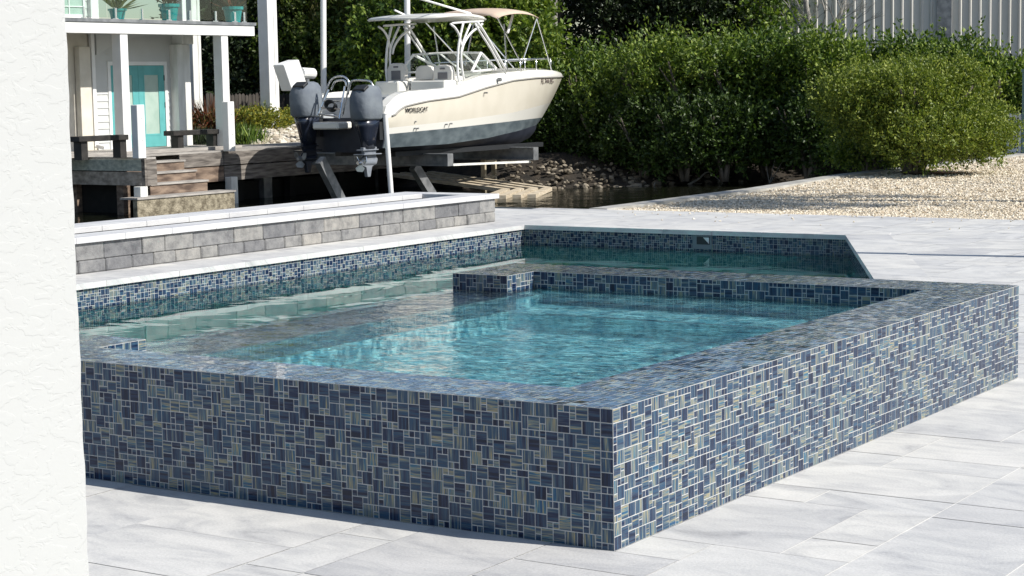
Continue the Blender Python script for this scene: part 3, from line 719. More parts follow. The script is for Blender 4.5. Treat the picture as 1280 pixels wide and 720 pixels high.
# ------------------------------------------------------------------ far bank details
M_ROCK = mat('grey_rock', (.2,.2,.2), .9)
g_ = N(M_ROCK, 'NewGeometry'); r_ = ramp(M_ROCK, [(0, (.06,.048,.034)), (.5, (.15,.125,.09)), (1, (.30,.26,.20))]); L(M_ROCK, g_.outputs['Random Per Island'], r_.inputs[0]); L(M_ROCK, r_.outputs[0], bsdf(M_ROCK).inputs['Base Color'])
P = []; Sz = []
for k in range(380):
    px = rnd.uniform(618, 770); D = rnd.uniform(44.5, 49); p = atD(px, 200, D); 
    d_ = float(sdist(np.array([p[0]]), np.array([p[1]]), canal)[0])
    if d_ < -.3 or d_ > 3.6: continue
    P.append((p[0], p[1], float(ground_z(np.array([p[0]]), np.array([p[1]]))[0])+.05+.10*rnd.random())); Sz.append(rnd.uniform(.03, .085))
for k in range(500):
    px = rnd.uniform(760, 1030); D = rnd.uniform(44, 49); p = atD(px, 200, D)
    d_ = float(sdist(np.array([p[0]]), np.array([p[1]]), canal)[0])
    if d_ < -.2 or d_ > 2.5: continue
    P.append((p[0], p[1], float(ground_z(np.array([p[0]]), np.array([p[1]]))[0])+.02)); Sz.append(rnd.uniform(.03, .13))
tag(boulders('riprap', np.array(P), np.array(Sz), M_ROCK, 1.0, 3), 'loose grey boulders and rubble piled on the far canal bank', 'rocks', kind='stuff')
mb = MB(); rg = random.Random(4)
for k in range(26):
    px = rg.uniform(800, 1040); D = rg.uniform(46, 48); p = atD(px, 200, D); z = float(ground_z(np.array([p[0]]), np.array([p[1]]))[0])
    a = rg.uniform(0, 6.28); l = rg.uniform(.5, 1.3); q = [(p[0]+math.cos(a)*l*t, p[1]+math.sin(a)*l*t, z+.05+.28*math.sin(t*3.1)*rg.uniform(.3, 1.2)) for t in (0, .3, .6, 1)]
    mb.tube(smooth_path(q, 3), .035, 5, r2=.012)
tag(mb.build('exposed_roots', M_PALEBARK, smooth=True), 'tangle of exposed grey roots and dead branches on the shaded bank', 'roots', kind='stuff')
stem = thing('sea_grape', 'young sea grape with round yellow green leaves low on the shaded bank', 'plant')
p = place(962, 47.6, -.8); rgs = np.random.RandomState(3)
Pn = []
for k in range(34):
    q = np.array(p)+np.array([rgs.normal()*.38, rgs.normal()*.25, .30+abs(rgs.normal())*.16]); n_ = norm(np.array([.4, -.6, .6])+rgs.normal(size=3)*.4); a = norm(np.cross(n_, [0, 0, 1])); b = np.cross(n_, a)
    Pn.append([q+(a*math.cos(t)+b*math.sin(t))*.085 for t in [j*.785 for j in range(8)]])
V = np.array(Pn).reshape(-1, 3); mesh_np('crown', V, np.arange(len(V)).reshape(-1, 8), M_HEDGE, stem)
mb = MB()
for k in range(4): mb.tube([(p[0], p[1], p[2]-.2), (p[0]+rnd.uniform(-.4,.4), p[1]+rnd.uniform(-.3,.3), p[2]+.42)], .012, 5, r2=.008)
mb.build('stem', M_PALEBARK, stem)
# timber bulkhead corner
M_PLANK = noisy('pale_plank', (.40,.33,.23), (.60,.52,.40), 5, .8, stretch=(1,1,6), bump=.3)
bk = thing('timber_bulkhead', 'pale timber whaler boards meeting in a corner at the waterline under the boat bow', 'bulkhead')
def quad_px(pts, Dz):  # pixel quad on horizontal-ish strips
    return pts
cor = onz(686, 232, -.86); lf = onz(610, 205, -.20); nr = onz(618, 268, -.86)
cV = Vector(cor); a1 = (Vector(onz(612, 214, -.55))-cV); a2 = (Vector(onz(622, 262, -.95))-cV)
for k in range(4):
    e0 = cV+Vector((0, 0, .04-.0*k)); dirA = Vector((a1.x, a1.y, 0)).normalized(); dirB = Vector((a2.x, a2.y, 0)).normalized()
    off = (dirA+dirB).normalized()*(.02+.36*k); z = -.93+.12*k*.0
    mbb = MB(); L1 = 4.2; 
    mbb.beam(cV+off+Vector((0,0,-.08)), cV+off+dirA*L1+Vector((0,0,.22)), .20, .09)
    mbb.beam(cV+off+Vector((0,0,-.081)), cV+off+dirB*2.6+Vector((0,0,-.10)), .20, .089)
    mbb.build('board', M_PLANK, bk)

# ------------------------------------------------------------------ background trees and buildings
def tree(name, label, cat, c, w_, h, seed, mat_, group=None, crown0=.25, nblob=14, nsp=2500, per=8, slen=.6, leaf=.17, wid=.09, trunk_r=.16, bark=None, up=.3, depth=None, only_low=None):
    root = thing(name, label, cat, group); root.location = c; rg = random.Random(seed); blobs = []; dep = depth or w_*.8
    for i in range(nblob):
        a = rg.uniform(-1, 1); b = rg.uniform(-1, 1); zc = h*(crown0+(1-crown0)*rg.uniform(.12, .88)); q = rg.uniform(.2, .36)
        k = 1-.5*abs(zc/h-.55)
        blobs.append((a*w_*.38*k, b*dep*.38*k, zc, w_*q*.6, dep*q*.6, (h*(1-crown0))*q*.55))
    blobs.append((0, 0, h*(crown0+(1-crown0)*.5), w_*.34, dep*.34, h*(1-crown0)*.42))
    sprigs(blobs, nsp, per, slen, leaf, wid, mat_, 'crown', root, seed, up=up)
    mb = MB(); mb.tube(smooth_path([(0, 0, -.3), (.1, .05, h*.25), (-.05, .1, h*.5), (.05, 0, h*.85)], 4), trunk_r, 8, r2=trunk_r*.25)
    for i in range(7):
        a = rg.uniform(0, 6.28); z0 = h*(crown0*.7+.08*i); mb.tube(smooth_path([(0, .03, z0), (math.cos(a)*w_*.15, math.sin(a)*dep*.15, z0+h*.08), (math.cos(a)*w_*.34, math.sin(a)*dep*.34, z0+h*.2)], 3), trunk_r*.45, 6, r2=.02)
    mb.build('trunk', bark or M_BARK, root, smooth=True)
    return root
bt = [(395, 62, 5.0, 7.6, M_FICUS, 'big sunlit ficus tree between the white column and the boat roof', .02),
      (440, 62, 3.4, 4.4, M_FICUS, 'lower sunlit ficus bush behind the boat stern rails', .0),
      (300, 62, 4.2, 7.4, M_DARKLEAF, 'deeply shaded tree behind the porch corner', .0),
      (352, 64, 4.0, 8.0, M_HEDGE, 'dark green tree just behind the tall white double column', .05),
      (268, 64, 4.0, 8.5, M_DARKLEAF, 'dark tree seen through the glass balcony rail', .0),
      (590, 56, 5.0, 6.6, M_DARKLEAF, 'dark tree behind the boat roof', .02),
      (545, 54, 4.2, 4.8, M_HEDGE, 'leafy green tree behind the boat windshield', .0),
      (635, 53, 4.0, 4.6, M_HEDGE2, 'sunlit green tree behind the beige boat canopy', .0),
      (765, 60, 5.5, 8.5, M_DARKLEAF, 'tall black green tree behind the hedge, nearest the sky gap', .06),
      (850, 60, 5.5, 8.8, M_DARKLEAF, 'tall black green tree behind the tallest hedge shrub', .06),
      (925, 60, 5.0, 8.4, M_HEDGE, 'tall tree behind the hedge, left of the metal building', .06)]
for i, (px, D, wd, h, m_, lab, c0) in enumerate(bt):
    p = place(px, D, 0)
    tree('broadleaf_tree', lab, 'tree', p, wd, h, 200+i, m_, 'trees beyond the canal', crown0=c0, nblob=16, nsp=2600, slen=.55, leaf=.17, wid=.10)
# palms
def palm(label, px, D, ztop, seed, nfr=26, flen=2.6, r=.16, curve=.3, bark=None, z0=0):
    root = thing('palm_tree', label, 'palm tree', 'palm trees'); p = place(px, D, z0); root.location = p; h = ztop-z0
    mb = MB(); mb.tube(smooth_path([(0, 0, -.2), (curve*.4, 0, h*.4), (curve, 0, h)], 6), r*1.15, 10, r2=r*.8); mb.build('trunk', bark or M_PALEBARK, root, smooth=True)
    rg = np.random.RandomState(seed); base = []; dirs = []; st = MB()
    for i in range(nfr):
        az_ = rg.rand()*6.283; el_ = rg.uniform(-.35, 1.3); ln = flen*rg.uniform(.8, 1.15)
        hd = np.array([math.cos(az_), math.sin(az_), 0]); pos = np.array([curve, 0, h]); pts = [pos.copy()]; e_ = el_
        for s_ in range(10):
            pos = pos+ln/10*(hd*math.cos(e_)+np.array([0, 0, math.sin(e_)])); e_ -= .17+.05*rg.rand(); pts.append(pos.copy())
        st.tube(pts[::2], .025, 4, r2=.008)
        side = np.cross(hd, [0, 0, 1])
        for s_ in range(1, 10):
            for sg in (-1, 1):
                for q in range(3):
                    b = pts[s_]+(pts[s_+1]-pts[s_])*(q/3); base.append(b); dirs.append(side*sg*.8+(pts[s_+1]-pts[s_])/ln*10*.45+np.array([0, 0, -.45])+rg.normal(size=3)*.1)
    leaves_mesh('fronds', np.array(base), np.array(dirs), flen*.26, .055, M_PALM, root, seed)
    st.build('frond_stems', M_PALM, root)
    return root
palm('yellowing palm with drooping fronds above the red building', 455, 62, 5.2, 1)
palm('palm with loose fronds left of the boat antenna', 520, 60, 6.0, 2)
palm('dark fronded palm above the beige boat canopy', 600, 56, 5.6, 3)
palm('palm whose fronds hang over the sky gap', 655, 58, 6.0, 4, r=.18)
palm('palm with a pale smooth trunk right of the beige canopy', 690, 57, 7.5, 5, r=.20, curve=.1)
palm('palm with a dark slim trunk beside the pale smooth one', 700, 59, 7.6, 8, r=.15, curve=.05, bark=M_BARK)
palm('young palm with fan fronds behind the ficus tree', 425, 64, 4.6, 6)
# bare twiggy tree in front of the metal building
bt_ = thing('bare_tree', 'leafless twiggy tree with a leaning pale trunk before the metal wall', 'tree'); p = place(1030, 51, -.2)
bt_.location = p; mb = MB(); mb.tube(smooth_path([(0, 0, -.1), (-.1, 0, 2.2), (-.45, 0, 3.4), (-.7, 0, 4.9)], 5), .12, 8, r2=.06)
tw = MB(); rg = random.Random(8)
def twig(a, d, l, r, lev):
    b = a+d*l; m = (a+b)/2+Vector((rg.uniform(-.1,.1), rg.uniform(-.1,.1), rg.uniform(0,.1)))*l*.6
    tw.tube([a, m, b], r, 4, r2=r*.55, cap=False)
    if lev:
        for _ in range(3): twig(b, (d+Vector((rg.uniform(-.8,.8), rg.uniform(-.5,.5), rg.uniform(-.3,.7)))).normalized(), l*rg.uniform(.6,.85), r*.6, lev-1)
for k in range(9): twig(Vector((-.2+rg.uniform(-.9,1.0), 0, 2.4+rg.random()*.8)), Vector((rg.uniform(-.8,.9), rg.uniform(-.4,.2), 1)).normalized(), .62, .028, 3)
mb.build('trunk', M_PALEBARK, bt_, smooth=True); tw.build('twigs', M_PALEBARK, bt_, recalc=False)
# metal building
M_SHEET = noisy('painted_sheet', (.66,.64,.58), (.72,.70,.64), 1.2, .45, stretch=(1,1,.2), metal=0)
mbld = thing('metal_building', 'pale ribbed metal building rising above the hedge at right', 'building')
c0 = atD(905, 60, 66); c1 = atD(1290, 60, 58)
yb = c0[1]*.0+atD(1100, 60, 60)[1]; xa = ony(900, 50, yb)[0]; xb = ony(1278, 50, yb)[0]+6; seam = ony(1140, 50, yb)[0]
prof = []; x = xa
while x < xb:
    prof += [(x, yb), (x+.15, yb), (x+.19, yb-.055), (x+.23, yb-.055), (x+.27, yb)]; x += .295
vs = [(a, b, -.3) for a, b in prof]+[(a, b, 7.5) for a, b in prof]; n = len(prof)
MB().add(vs, [(i, i+1, i+1+n, i+n) for i in range(n-1)]).build('ribbed_wall', M_SHEET, mbld)
MB().box(xa, xb, yb+.02, yb+9, -.3, 7.5).build('shell', M_SHEET, mbld)
MB().box(seam-.45, seam, yb-.12, yb-.06, -.3, 7.5).build('flashing', M_GALV, mbld)
MB().prism([(yb-.4, 7.5), (yb+9.4, 7.5), (yb+4.5, 9.0)], 'x', xa-.3, xb+.3).build('roof', M_SHEET, mbld)
# red building glimpsed between trees
rb = thing('red_building', 'small red walled building with a white roof glimpsed left of the boat roof', 'building')
a = atD(440, 60, 70); b = atD(482, 60, 70); zt = atD(460, 44, 70)[2]
MB().box(a[0], b[0]+1.5, a[1], a[1]+4, -.2, zt).build('wall', noisy('red_board', (.22,.035,.02), (.28,.05,.03), 5, .7, stretch=(6,1,1)), rb)
MB().prism([(a[0]-.3, zt), (b[0]+1.8, zt), (b[0]+1.5, zt+.55), (a[0], zt+.55)], 'y', a[1]-.3, a[1]+4.3).build('roof', M_WHITEW, rb)
# lattice gate and teal post at the right edge
gt = thing('lattice_gate', 'white lattice gate panel beside the teal post at the right edge', 'gate')
a = onz(1262, 192, 0); yg = a[1]; x0 = ony(1258, 190, yg)[0]; x1 = ony(1276, 190, yg)[0]; z1 = ony(1270, 142, yg)[2]
mb = MB(); mb.box(x0, x0+.05, yg, yg+.06, .02, z1); mb.box(x1-.05, x1, yg, yg+.06, .02, z1); mb.box(x0+.05, x1-.05, yg+.002, yg+.058, z1-.08, z1); mb.box(x0+.05, x1-.05, yg+.002, yg+.058, .02, .10)
mb.build('frame', M_WHITE, gt)
mb = MB(); k = 0; xx_ = x0+.08
while xx_ < x1-.06:
    mb.box(xx_, xx_+.018, yg+.02, yg+.035, .10, z1-.08); k += 1; xx_ += .055
for k in range(7):
    z = .14+k*(z1-.25)/7+(.05 if k % 2 else 0); mb.box(x0+.05, x1-.05, yg+.036, yg+.046, z, z+.018)
mb.build('lattice', M_WHITE, gt)
z2 = ony(1279, 90, yg)[2]
pmb = MB(); pmb.box(x1+.03, x1+.30, yg-.05, yg+.22, -.05, z2); pmb.box(x1+.01, x1+.32, yg-.07, yg+.24, z2, z2+.06)
tag(pmb.build('gate_post', noisy('teal_grey_paint', (.12,.20,.20), (.16,.25,.25), 3, .5)), 'square teal painted post at the right edge beside the lattice gate', 'post')
# picket fence behind the garden
M_FENCE = noisy('aged_fence', (.035,.03,.026), (.08,.07,.06), 4, .9, stretch=(1,1,.15), bump=.3)
fn = thing('wooden_fence', 'dark aged wooden picket fence behind the garden and the boat stern', 'fence')
fx = -34.0
f0 = onx(258, 150, fx)[1]; f1 = onx(485, 150, fx)[1]; mb = MB(); y = f0; rg = random.Random(2)
while y < f1:
    zt_ = rg.uniform(1.42, 1.52); mb.prism([(y, -.1), (y+.135, -.1), (y+.135, zt_-.05), (y+.0675, zt_), (y, zt_-.05)], 'x', fx, fx+.02); y += .155
mb.build('pickets', M_FENCE, fn)
mb = MB(); mb.box(fx-.06, fx-.01, f0, f1, .35, .45); mb.box(fx-.06, fx-.01, f0, f1, 1.1, 1.2); mb.build('rail', M_FENCE, fn)

# ------------------------------------------------------------------ dock, stairs, benches
ZD = .22; DXE = -26.0
M_GREYW = noisy('weathered_plank', (.075,.065,.058), (.24,.215,.19), 3, .85, stretch=(6,.7,6), detail=7, bump=.4, bscale=12)
M_GREENW = noisy('lichened_plank', (.28,.32,.29), (.52,.55,.48), 2.2, .85, stretch=(4,.8,6), detail=8, bump=.4, bscale=12)
M_DECKW = noisy('silvered_deck_board', (.24,.225,.21), (.40,.375,.345), 3, .85, stretch=(6,.8,6), detail=7, bump=.3)
M_BROWNW = noisy('stained_riser', (.075,.050,.037), (.26,.19,.14), 2.4, .8, stretch=(3,1,4), detail=8, bump=.4)
M_BLACKW = noisy('dark_bench_wood', (.012,.011,.010), (.03,.027,.024), 6, .6, bump=.2)
M_DOCKSHADE = noisy('painted_dock_shade', (.004,.004,.0035), (.010,.009,.008), 4, .9)  # near black colour paints in the shade under the dock
dock = thing('wooden_dock', 'weathered grey wooden dock along the canal under the white house', 'dock')
yA = onx(222, 190, DXE)[1]; yB = 38.0
pc = onz(183, 197, ZD); px1, py0 = pc[0], pc[1]     # near corner of the side platform
pL = -31.0
mb = MB(); x = -31.5
while x < DXE-.02:
    mb.box(x, x+.135, py0+.6, yB, ZD-.04, ZD-.001*(hash(round(x*7)) % 3)); x += .142
mb.build('deck_boards', M_DECKW, dock)
mb = MB(); y = py0
ys = py0+.30
while y < ys-.05:
    mb.box(-26.05, px1, y, y+.135, ZD-.038, ZD+.004); y += .141
y = py0
while y < py0+.58:
    mb.box(pL, -26.06, y, y+.135, ZD-.038, ZD+.004); y += .141
mb.build('platform_boards', M_DECKW, dock)
# fascia of the side platform
zl = ony(180, 232, py0)[2]; zm = (ZD+zl)/2
MB().box(pL, px1-.09, py0-.05, py0-.005, zm+.01, ZD-.045).build('fascia', M_GREENW, dock)
MB().box(pL, px1-.09, py0-.05, py0-.006, zl, zm-.01).build('fascia', noisy('brown_lichened_plank', (.22,.19,.16), (.46,.40,.34), 2, .85, stretch=(4,.8,6), detail=8, bump=.4), dock)
MB().box(px1-.085, px1+.01, py0-.07, py0-.01, zl, ZD-.01).build('corner_board', M_GREYW, dock)
MB().box(px1-.05, px1-.004, py0+.01, ys, zl, ZD-.045).build('fascia', M_GREYW, dock)
zb1 = onx(330, 222, DXE)[2]; zm1 = (ZD+zb1)/2
for k, (ya, yb_) in enumerate([(yA, yA+1.45), (yA+1.47, yA+5.2), (yA+5.22, yB)]):
    MB().box(DXE, DXE+.05, ya, yb_, zm1+.012, ZD-.045).build('fascia', M_GREYW, dock); MB().box(DXE, DXE+.05, ya, yb_, zb1, zm1-.012).build('fascia', M_GREYW if k else M_BROWNW, dock)
mb = MB()
for y in np.arange(yA+.4, yB, 1.9): mb = MB(); mb.box(DXE-.5, DXE-.3, y, y+.2, -2.3, zb1+.1); mb.build('piling', M_DOCKSHADE, dock)
for (x, y) in ((px1-.95, py0+.05), (px1-2.6, py0+.3)): MB().box(x, x+.2, y, y+.2, -2.3, zl).build('piling', M_BROWNW, dock)
MB().box(-31.5, DXE-.6, py0+.9, yB, -2.4, zb1-.1).build('retaining_wall', M_DOCKSHADE, dock)
MB().box(-31.5, px1-1.0, py0+.45, py0+.88, -2.4, zl+.05).build('retaining_wall', M_DOCKSHADE, dock)
# stairs (parallel to the canal, going down towards it)
st = thing('dock_stairs', 'wooden stairs with brown risers going down from the dock to the canal', 'stairs')
steps = [((222, 187), (258, 185), -25.75), ((222, 199), (227+0, 199), -25.5)]
yr0 = onx(230, 199.5, -25.62)[1]
ST = []
for (rx, ryy) in ((230, 199.5), (244.5, 212), (259, 224.5)): ST.append((rx, ryy, ony(rx, ryy, yr0)[0]))
ST.append((293, 237.5, ST[-1][2]+.45))
prev = -26.0; pz = None; yl = None
for k, (rx, ryy, xp) in enumerate(ST):
    e_ = onx(rx, ryy, xp); zt_ = e_[2]; yr = e_[1]
    last = k == 3; yl0 = onx(171, 240, xp)[1] if last else py0+.32
    zb_ = zt_-.30
    if last:
        MB().box(xp-.12, xp, yl0, yr, -2.3, zt_-.04).build('landing_block', noisy('barnacled_concrete', (.13,.11,.075), (.34,.30,.22), 9, .95, detail=9, bump=1, bscale=26, bdist=.03), st)
        MB().box(prev-.02, xp+.03, yl0-.02, yr+.02, zt_-.038, zt_).build('tread', M_DECKW, st)
    else:
        MB().box(xp-.04, xp, yl0, yr, zb_, zt_-.04).build('riser', M_BROWNW, st)
        MB().box(prev-.02, xp+.03, yl0, yr+.02, zt_-.038, zt_).build('tread', M_DECKW, st)
    prev = xp
# newel posts
for (pxa, pxb, yt, yb_, X_, lab) in ((162.5, 173.5, 131, 197, px1+.04, 'short white newel post at the corner of the dock platform'), (275, 287.5, 127, 188, DXE+.07, 'short white newel post at the foot of the porch corner column')):
    a = onx((pxa+pxb)/2, yt, X_); b = onx((pxa+pxb)/2, yb_, X_)
    mb = MB(); mb.box(X_, X_+.19, a[1]-.12, a[1]+.10, b[2]-.02, a[2], .012)
    for z in (.75, .35): mb.obox((X_+.195, a[1]+.0, b[2]+z*(a[2]-b[2])), X, Y, Z, .008, .02, .02)
    tag(mb.build('newel_post', M_WHITE), lab, 'post', 'short white posts on the dock')
# white pile stubs under the dock
for (pxa, pxb, yt, yb_, X_, lab) in ((169, 174, 233, 272, px1-.2, 'white pile end below the dock platform, left of the stairs'), (280, 290, 221, 237, DXE+.08, 'white pile end below the dock, right of the landing block')):
    a = onx((pxa+pxb)/2, yt, X_); b = onx((pxa+pxb)/2, yb_, X_)
    tag(MB().box(X_, X_+.2, a[1]-.11, a[1]+.11, -2.2, a[2], .01).build('pile', M_WHITEW), lab, 'pile', 'white piles under the dock')
# benches
for (xa_, xb_, yt, yb_, X_, leg, lab) in ((99, 161, 169.5, 194, px1-.45, 105, 'dark wooden bench on the dock left of the stairs'), (217, 276, 162.5, 187, DXE-.5, 226, 'dark wooden bench on the dock right of the stairs')):
    b = thing('bench', lab, 'bench', 'dark benches on the dock')
    p0 = onx(xa_, yt, X_); p1 = onx(xb_, yt, X_); zt_ = (p0[2]+p1[2])/2
    MB().box(X_-.32, X_, p0[1], p1[1], zt_-.11, zt_, .01).build('seat', M_BLACKW, b)
    ly = onx(leg, 180, X_)[1]
    for y in (ly-.02, p1[1]-.2): MB().box(X_-.28, X_-.06, y, y+.18, ZD, zt_-.11).build('leg', M_BLACKW, b)

# ------------------------------------------------------------------ house
WX = -27.8
M_SIDING = noisy('lap_siding', (.53,.54,.53), (.57,.58,.57), 2, .6)
M_CREAM = noisy('cream_stucco', (.60,.56,.48), (.68,.64,.56), 3, .8, bump=.3, bscale=60)
hs = thing('white_house', 'white waterfront house with turquoise doors under a balcony', 'house')
def wx(px, py, X_=WX): q = onx(px, py, X_); return q[1], q[2]
yw0 = wx(119, 100)[0]; yw1 = wx(222, 100)[0]; zfl = .30; zce = 2.95
# lap siding: each course a sloping board
def siding(mb, y0, y1, z0, z1, X_, ex=.155):
    z = z0
    while z < z1-.01:
        t = min(z+ex, z1); mb.add([(X_+.018, y0, z), (X_+.018, y1, z), (X_, y1, t), (X_, y0, t), (X_, y0, z), (X_, y1, z)], [(0,1,2,3), (4,5,1,0)]); z = t
dy0, dz1 = wx(133, 77); dy1 = wx(207, 77)[0]
mb = MB(); siding(mb, yw0, dy0, zfl, zce, WX); siding(mb, dy1, yw1, zfl, zce, WX); siding(mb, dy0, dy1, dz1, zce, WX)
mb.build('siding', M_SIDING, hs, recalc=False)
MB().box(WX-.02, DXE-.3, yw0-2.6, yw1+.5, ZD+.004, zfl).build('porch_floor', M_DECKW, hs)
# door
fr = MB(); tr_ = .075*1.0
fr.box(WX-.01, WX+.035, dy0, dy0+.085, zfl, dz1-.085); fr.box(WX-.01, WX+.035, dy1-.085, dy1, zfl, dz1-.085); fr.box(WX-.01, WX+.037, dy0, dy1, dz1-.085, dz1)
door = fr.build('door_frame', M_WHITE, hs)
mid = (dy0+dy1)/2+.02
M_FROST = noisy('frosted_pane', (.34,.46,.40), (.42,.53,.47), 3, .25)
for (a, b) in ((dy0+.087, mid-.003), (mid+.003, dy1-.087)):
    mb = MB(); s_ = .17; z0, z1 = zfl+.01, dz1-.088
    mb.box(WX-.012, WX+.012, a, a+s_, z0, z1); mb.box(WX-.012, WX+.012, b-s_, b, z0, z1); mb.box(WX-.012, WX+.012, a+s_, b-s_, z1-.20, z1); mb.box(WX-.012, WX+.012, a+s_, b-s_, z0, z0+.28)
    dr = mb.build('door', M_TURQ, hs, bevel=.004)
    MB().box(WX-.006, WX+.0, a+s_, b-s_, z0+.28, z1-.2).build('pane', M_FROST, dr)
    mb = MB(); mb.box(WX, WX+.016, a+s_-.01, a+s_+.02, z0+.26, z1-.18); mb.box(WX, WX+.016, b-s_-.02, b-s_+.01, z0+.26, z1-.18); mb.box(WX, WX+.0165, a+s_+.02, b-s_-.02, z1-.2-.02, z1-.18); mb.box(WX, WX+.0165, a+s_+.02, b-s_-.02, z0+.26, z0+.3)
    mb.build('moulding', M_TURQ, dr)
    if b > mid+.1:
        for z in (z1-.35, z0+.9, z0+.25): MB().box(WX+.012, WX+.03, b-.01, b+.02, z, z+.12).build('hinge', M_DARK, dr)
# pilasters and downspout
ya, za = wx(221, 57, WX+.25); yb_ = wx(237, 57, WX+.25)[0]
MB().box(WX, WX+.25, ya, yb_, zfl, zce-.28).build('pilaster', M_WHITEW, hs, bevel=.01)
MB().box(WX, WX+.33, ya+.1, yb_+.05, zce-.275, zce).build('bracket', M_WHITEW, hs, bevel=.01)
ya = wx(99, 70, WX+.15)[0]; yb_ = wx(113, 70, WX+.15)[0]
MB().box(WX, WX+.15, ya, yb_, zfl, zce-.35).build('pilaster', M_CREAM, hs, bevel=.01)
ya = wx(114.5, 70, WX+.1)[0]; yb_ = wx(119, 70, WX+.1)[0]
mb = MB(); mb.box(WX+.02, WX+.10, ya, yb_, zfl+.08, zce); mb.beam((WX+.06, (ya+yb_)/2, zfl+.1), (WX+.3, (ya+yb_)/2+.05, zfl+.05), .08, .08); mb.build('downspout', M_WHITE, hs, bevel=.008)
# curved soffit arch
mb = MB(); arc = []
for k in range(13):
    t = k/12; y = wx(120+t*60, 60, WX+.1)[0]; arc.append((y, 2.42+.42*math.sin(t*math.pi/2)))
mb.prism(arc+[(arc[-1][0], zce), (arc[0][0], zce)], 'x', WX+.02, WX+.12); mb.build('soffit_arch', M_SIDING, hs)
# beam, columns, balcony slab
BX = -26.3
b0, b1 = onx(318, 30, BX), onx(318, 45, BX); yE = b0[1]; yS = 20.5; zt0, zt1 = b1[2], b0[2]
MB().box(WX-6, WX-.02, yw0-2.6, yw1+.3, -.1, zt1-.04).build('wall_core', M_CREAM, hs)
MB().box(BX-.25, BX, yS, yE, zt0, zt1-.04, .006).build('fascia_beam', M_WHITE, hs)
MB().box(WX-.05, BX-.26, yS, yE-.002, zce, zt1-.04).build('soffit', M_SIDING, hs)
MB().box(WX-5.9, BX+.03, yS, yE+.03, zt1-.038, zt1+.03).build('balcony_edge', M_GALV, hs)
for (pa, pb) in ((142, 157.5), (270.5, 282)):
    ya, yb_ = onx(pa, 60, BX-.03)[1], onx(pb, 60, BX-.03)[1]
    wd = .26; MB().box(BX-.03-wd, BX-.03, (ya+yb_)/2+.02, (ya+yb_)/2+.25, ZD, zt0+.002, .006).build('column', M_WHITE, hs)
# upper storey
uz = zt1+.032
UX = -28.6
u0y = onx(60, 10, UX)[1]; u1y = onx(82+2, 10, UX)[1]; u2y = onx(109, 10, UX)[1]; u3y = onx(119, 10, UX)[1]
mb = MB(); siding(mb, u0y-1, u2y, uz, 6, UX, .17); mb.build('siding', M_SIDING, hs, recalc=False)
MB().box(UX-.2, UX+.12, u2y, u3y, uz, 6.2, .01).build('corner_post', M_WHITE, hs)
ya = onx(224, 10, UX)[1]; yb_ = onx(229, 10, UX)[1]
MB().box(UX-.1, UX+.1, ya, yb_, uz, 6.2, .01).build('corner_post', M_WHITE, hs)
wf = MB(); a, b = u1y-.5, u2y-.12; wf.box(UX+.02, UX+.06, a, b, uz+.12, uz+.2); wf.box(UX+.02, UX+.06, a, a+.06, uz+.2, uz+1.2); wf.box(UX+.02, UX+.06, b-.06, b, uz+.2, uz+1.2); wf.box(UX+.02, UX+.055, (a+b)/2, (a+b)/2+.03, uz+.2, uz+1.2); wf.box(UX+.02, UX+.054, a+.06, b-.06, uz+.36, uz+.385)
wfo = wf.build('window', M_WHITE, hs)
MB().box(UX+.02, UX+.03, a+.06, b-.06, uz+.2, uz+1.2).build('pane', M_FROST, wfo)
M_DGLASS = mat('dark_glass', (.02,.03,.03), .05, spec=.6)
MB().box(UX-2.6, UX-2.5, u3y-.2, yE-.4, uz, 6.2).build('rear_wall', M_DGLASS, hs)
MB().box(UX-2.4, BX-.2, yS, yE-.2, 6.2, 6.4).build('roof', M_WHITE, hs)
# glass balcony rail
def clear_glass():
    m = bpy.data.materials.new('clear_glass'); m.use_nodes = True; nt = m.node_tree; nt.nodes.remove(nt.nodes['Principled BSDF'])
    t = N(m, 'BsdfTransparent'); t.inputs['Color'].default_value = (.86,.93,.91,1); g = N(m, 'BsdfGlossy'); g.inputs['Roughness'].default_value = .01
    f = N(m, 'Fresnel'); gg = N(m, 'NewGeometry'); io = N(m, 'Mix'); io.inputs[2].default_value = 1.5; io.inputs[3].default_value = 1/1.5; L(m, gg.outputs['Backfacing'], io.inputs[0]); L(m, io.outputs[0], f.inputs['IOR']); ms = N(m, 'MixShader'); L(m, f.outputs[0], ms.inputs[0]); L(m, t.outputs[0], ms.inputs[1]); L(m, g.outputs[0], ms.inputs[2])
    L(m, ms.outputs[0], nt.nodes['Material Output'].inputs['Surface']); return m
M_CLEAR = clear_glass()
gr = thing('glass_railing', 'clear glass balcony railing on steel clamps above the porch', 'railing')
gX = BX-.06; cl = [104, 144, 177, 211, 237, 269, 293, 304.5]
ys_ = [onx(q, 25, gX)[1] for q in cl]
for k in range(0, 7, 2 if False else 1):
    pass
for (a, b) in ((ys_[0]-1.0, ys_[1]-.25), (ys_[1]-.22, ys_[3]-.2), (ys_[3]-.17, ys_[5]-.12), (ys_[5]-.09, ys_[7]+.12)):
    MB().box(gX-.006, gX+.006, a, b, uz+.03, uz+1.05).build('panel', M_CLEAR, gr)
for y in ys_:
    mb = MB(); mb.box(gX+.008, gX+.04, y-.022, y+.022, uz+.02, uz+.24, .005); mb.box(gX-.03, gX+.06, y-.04, y+.04, uz-.001, uz+.02); mb.build('clamp', M_STEEL, gr)
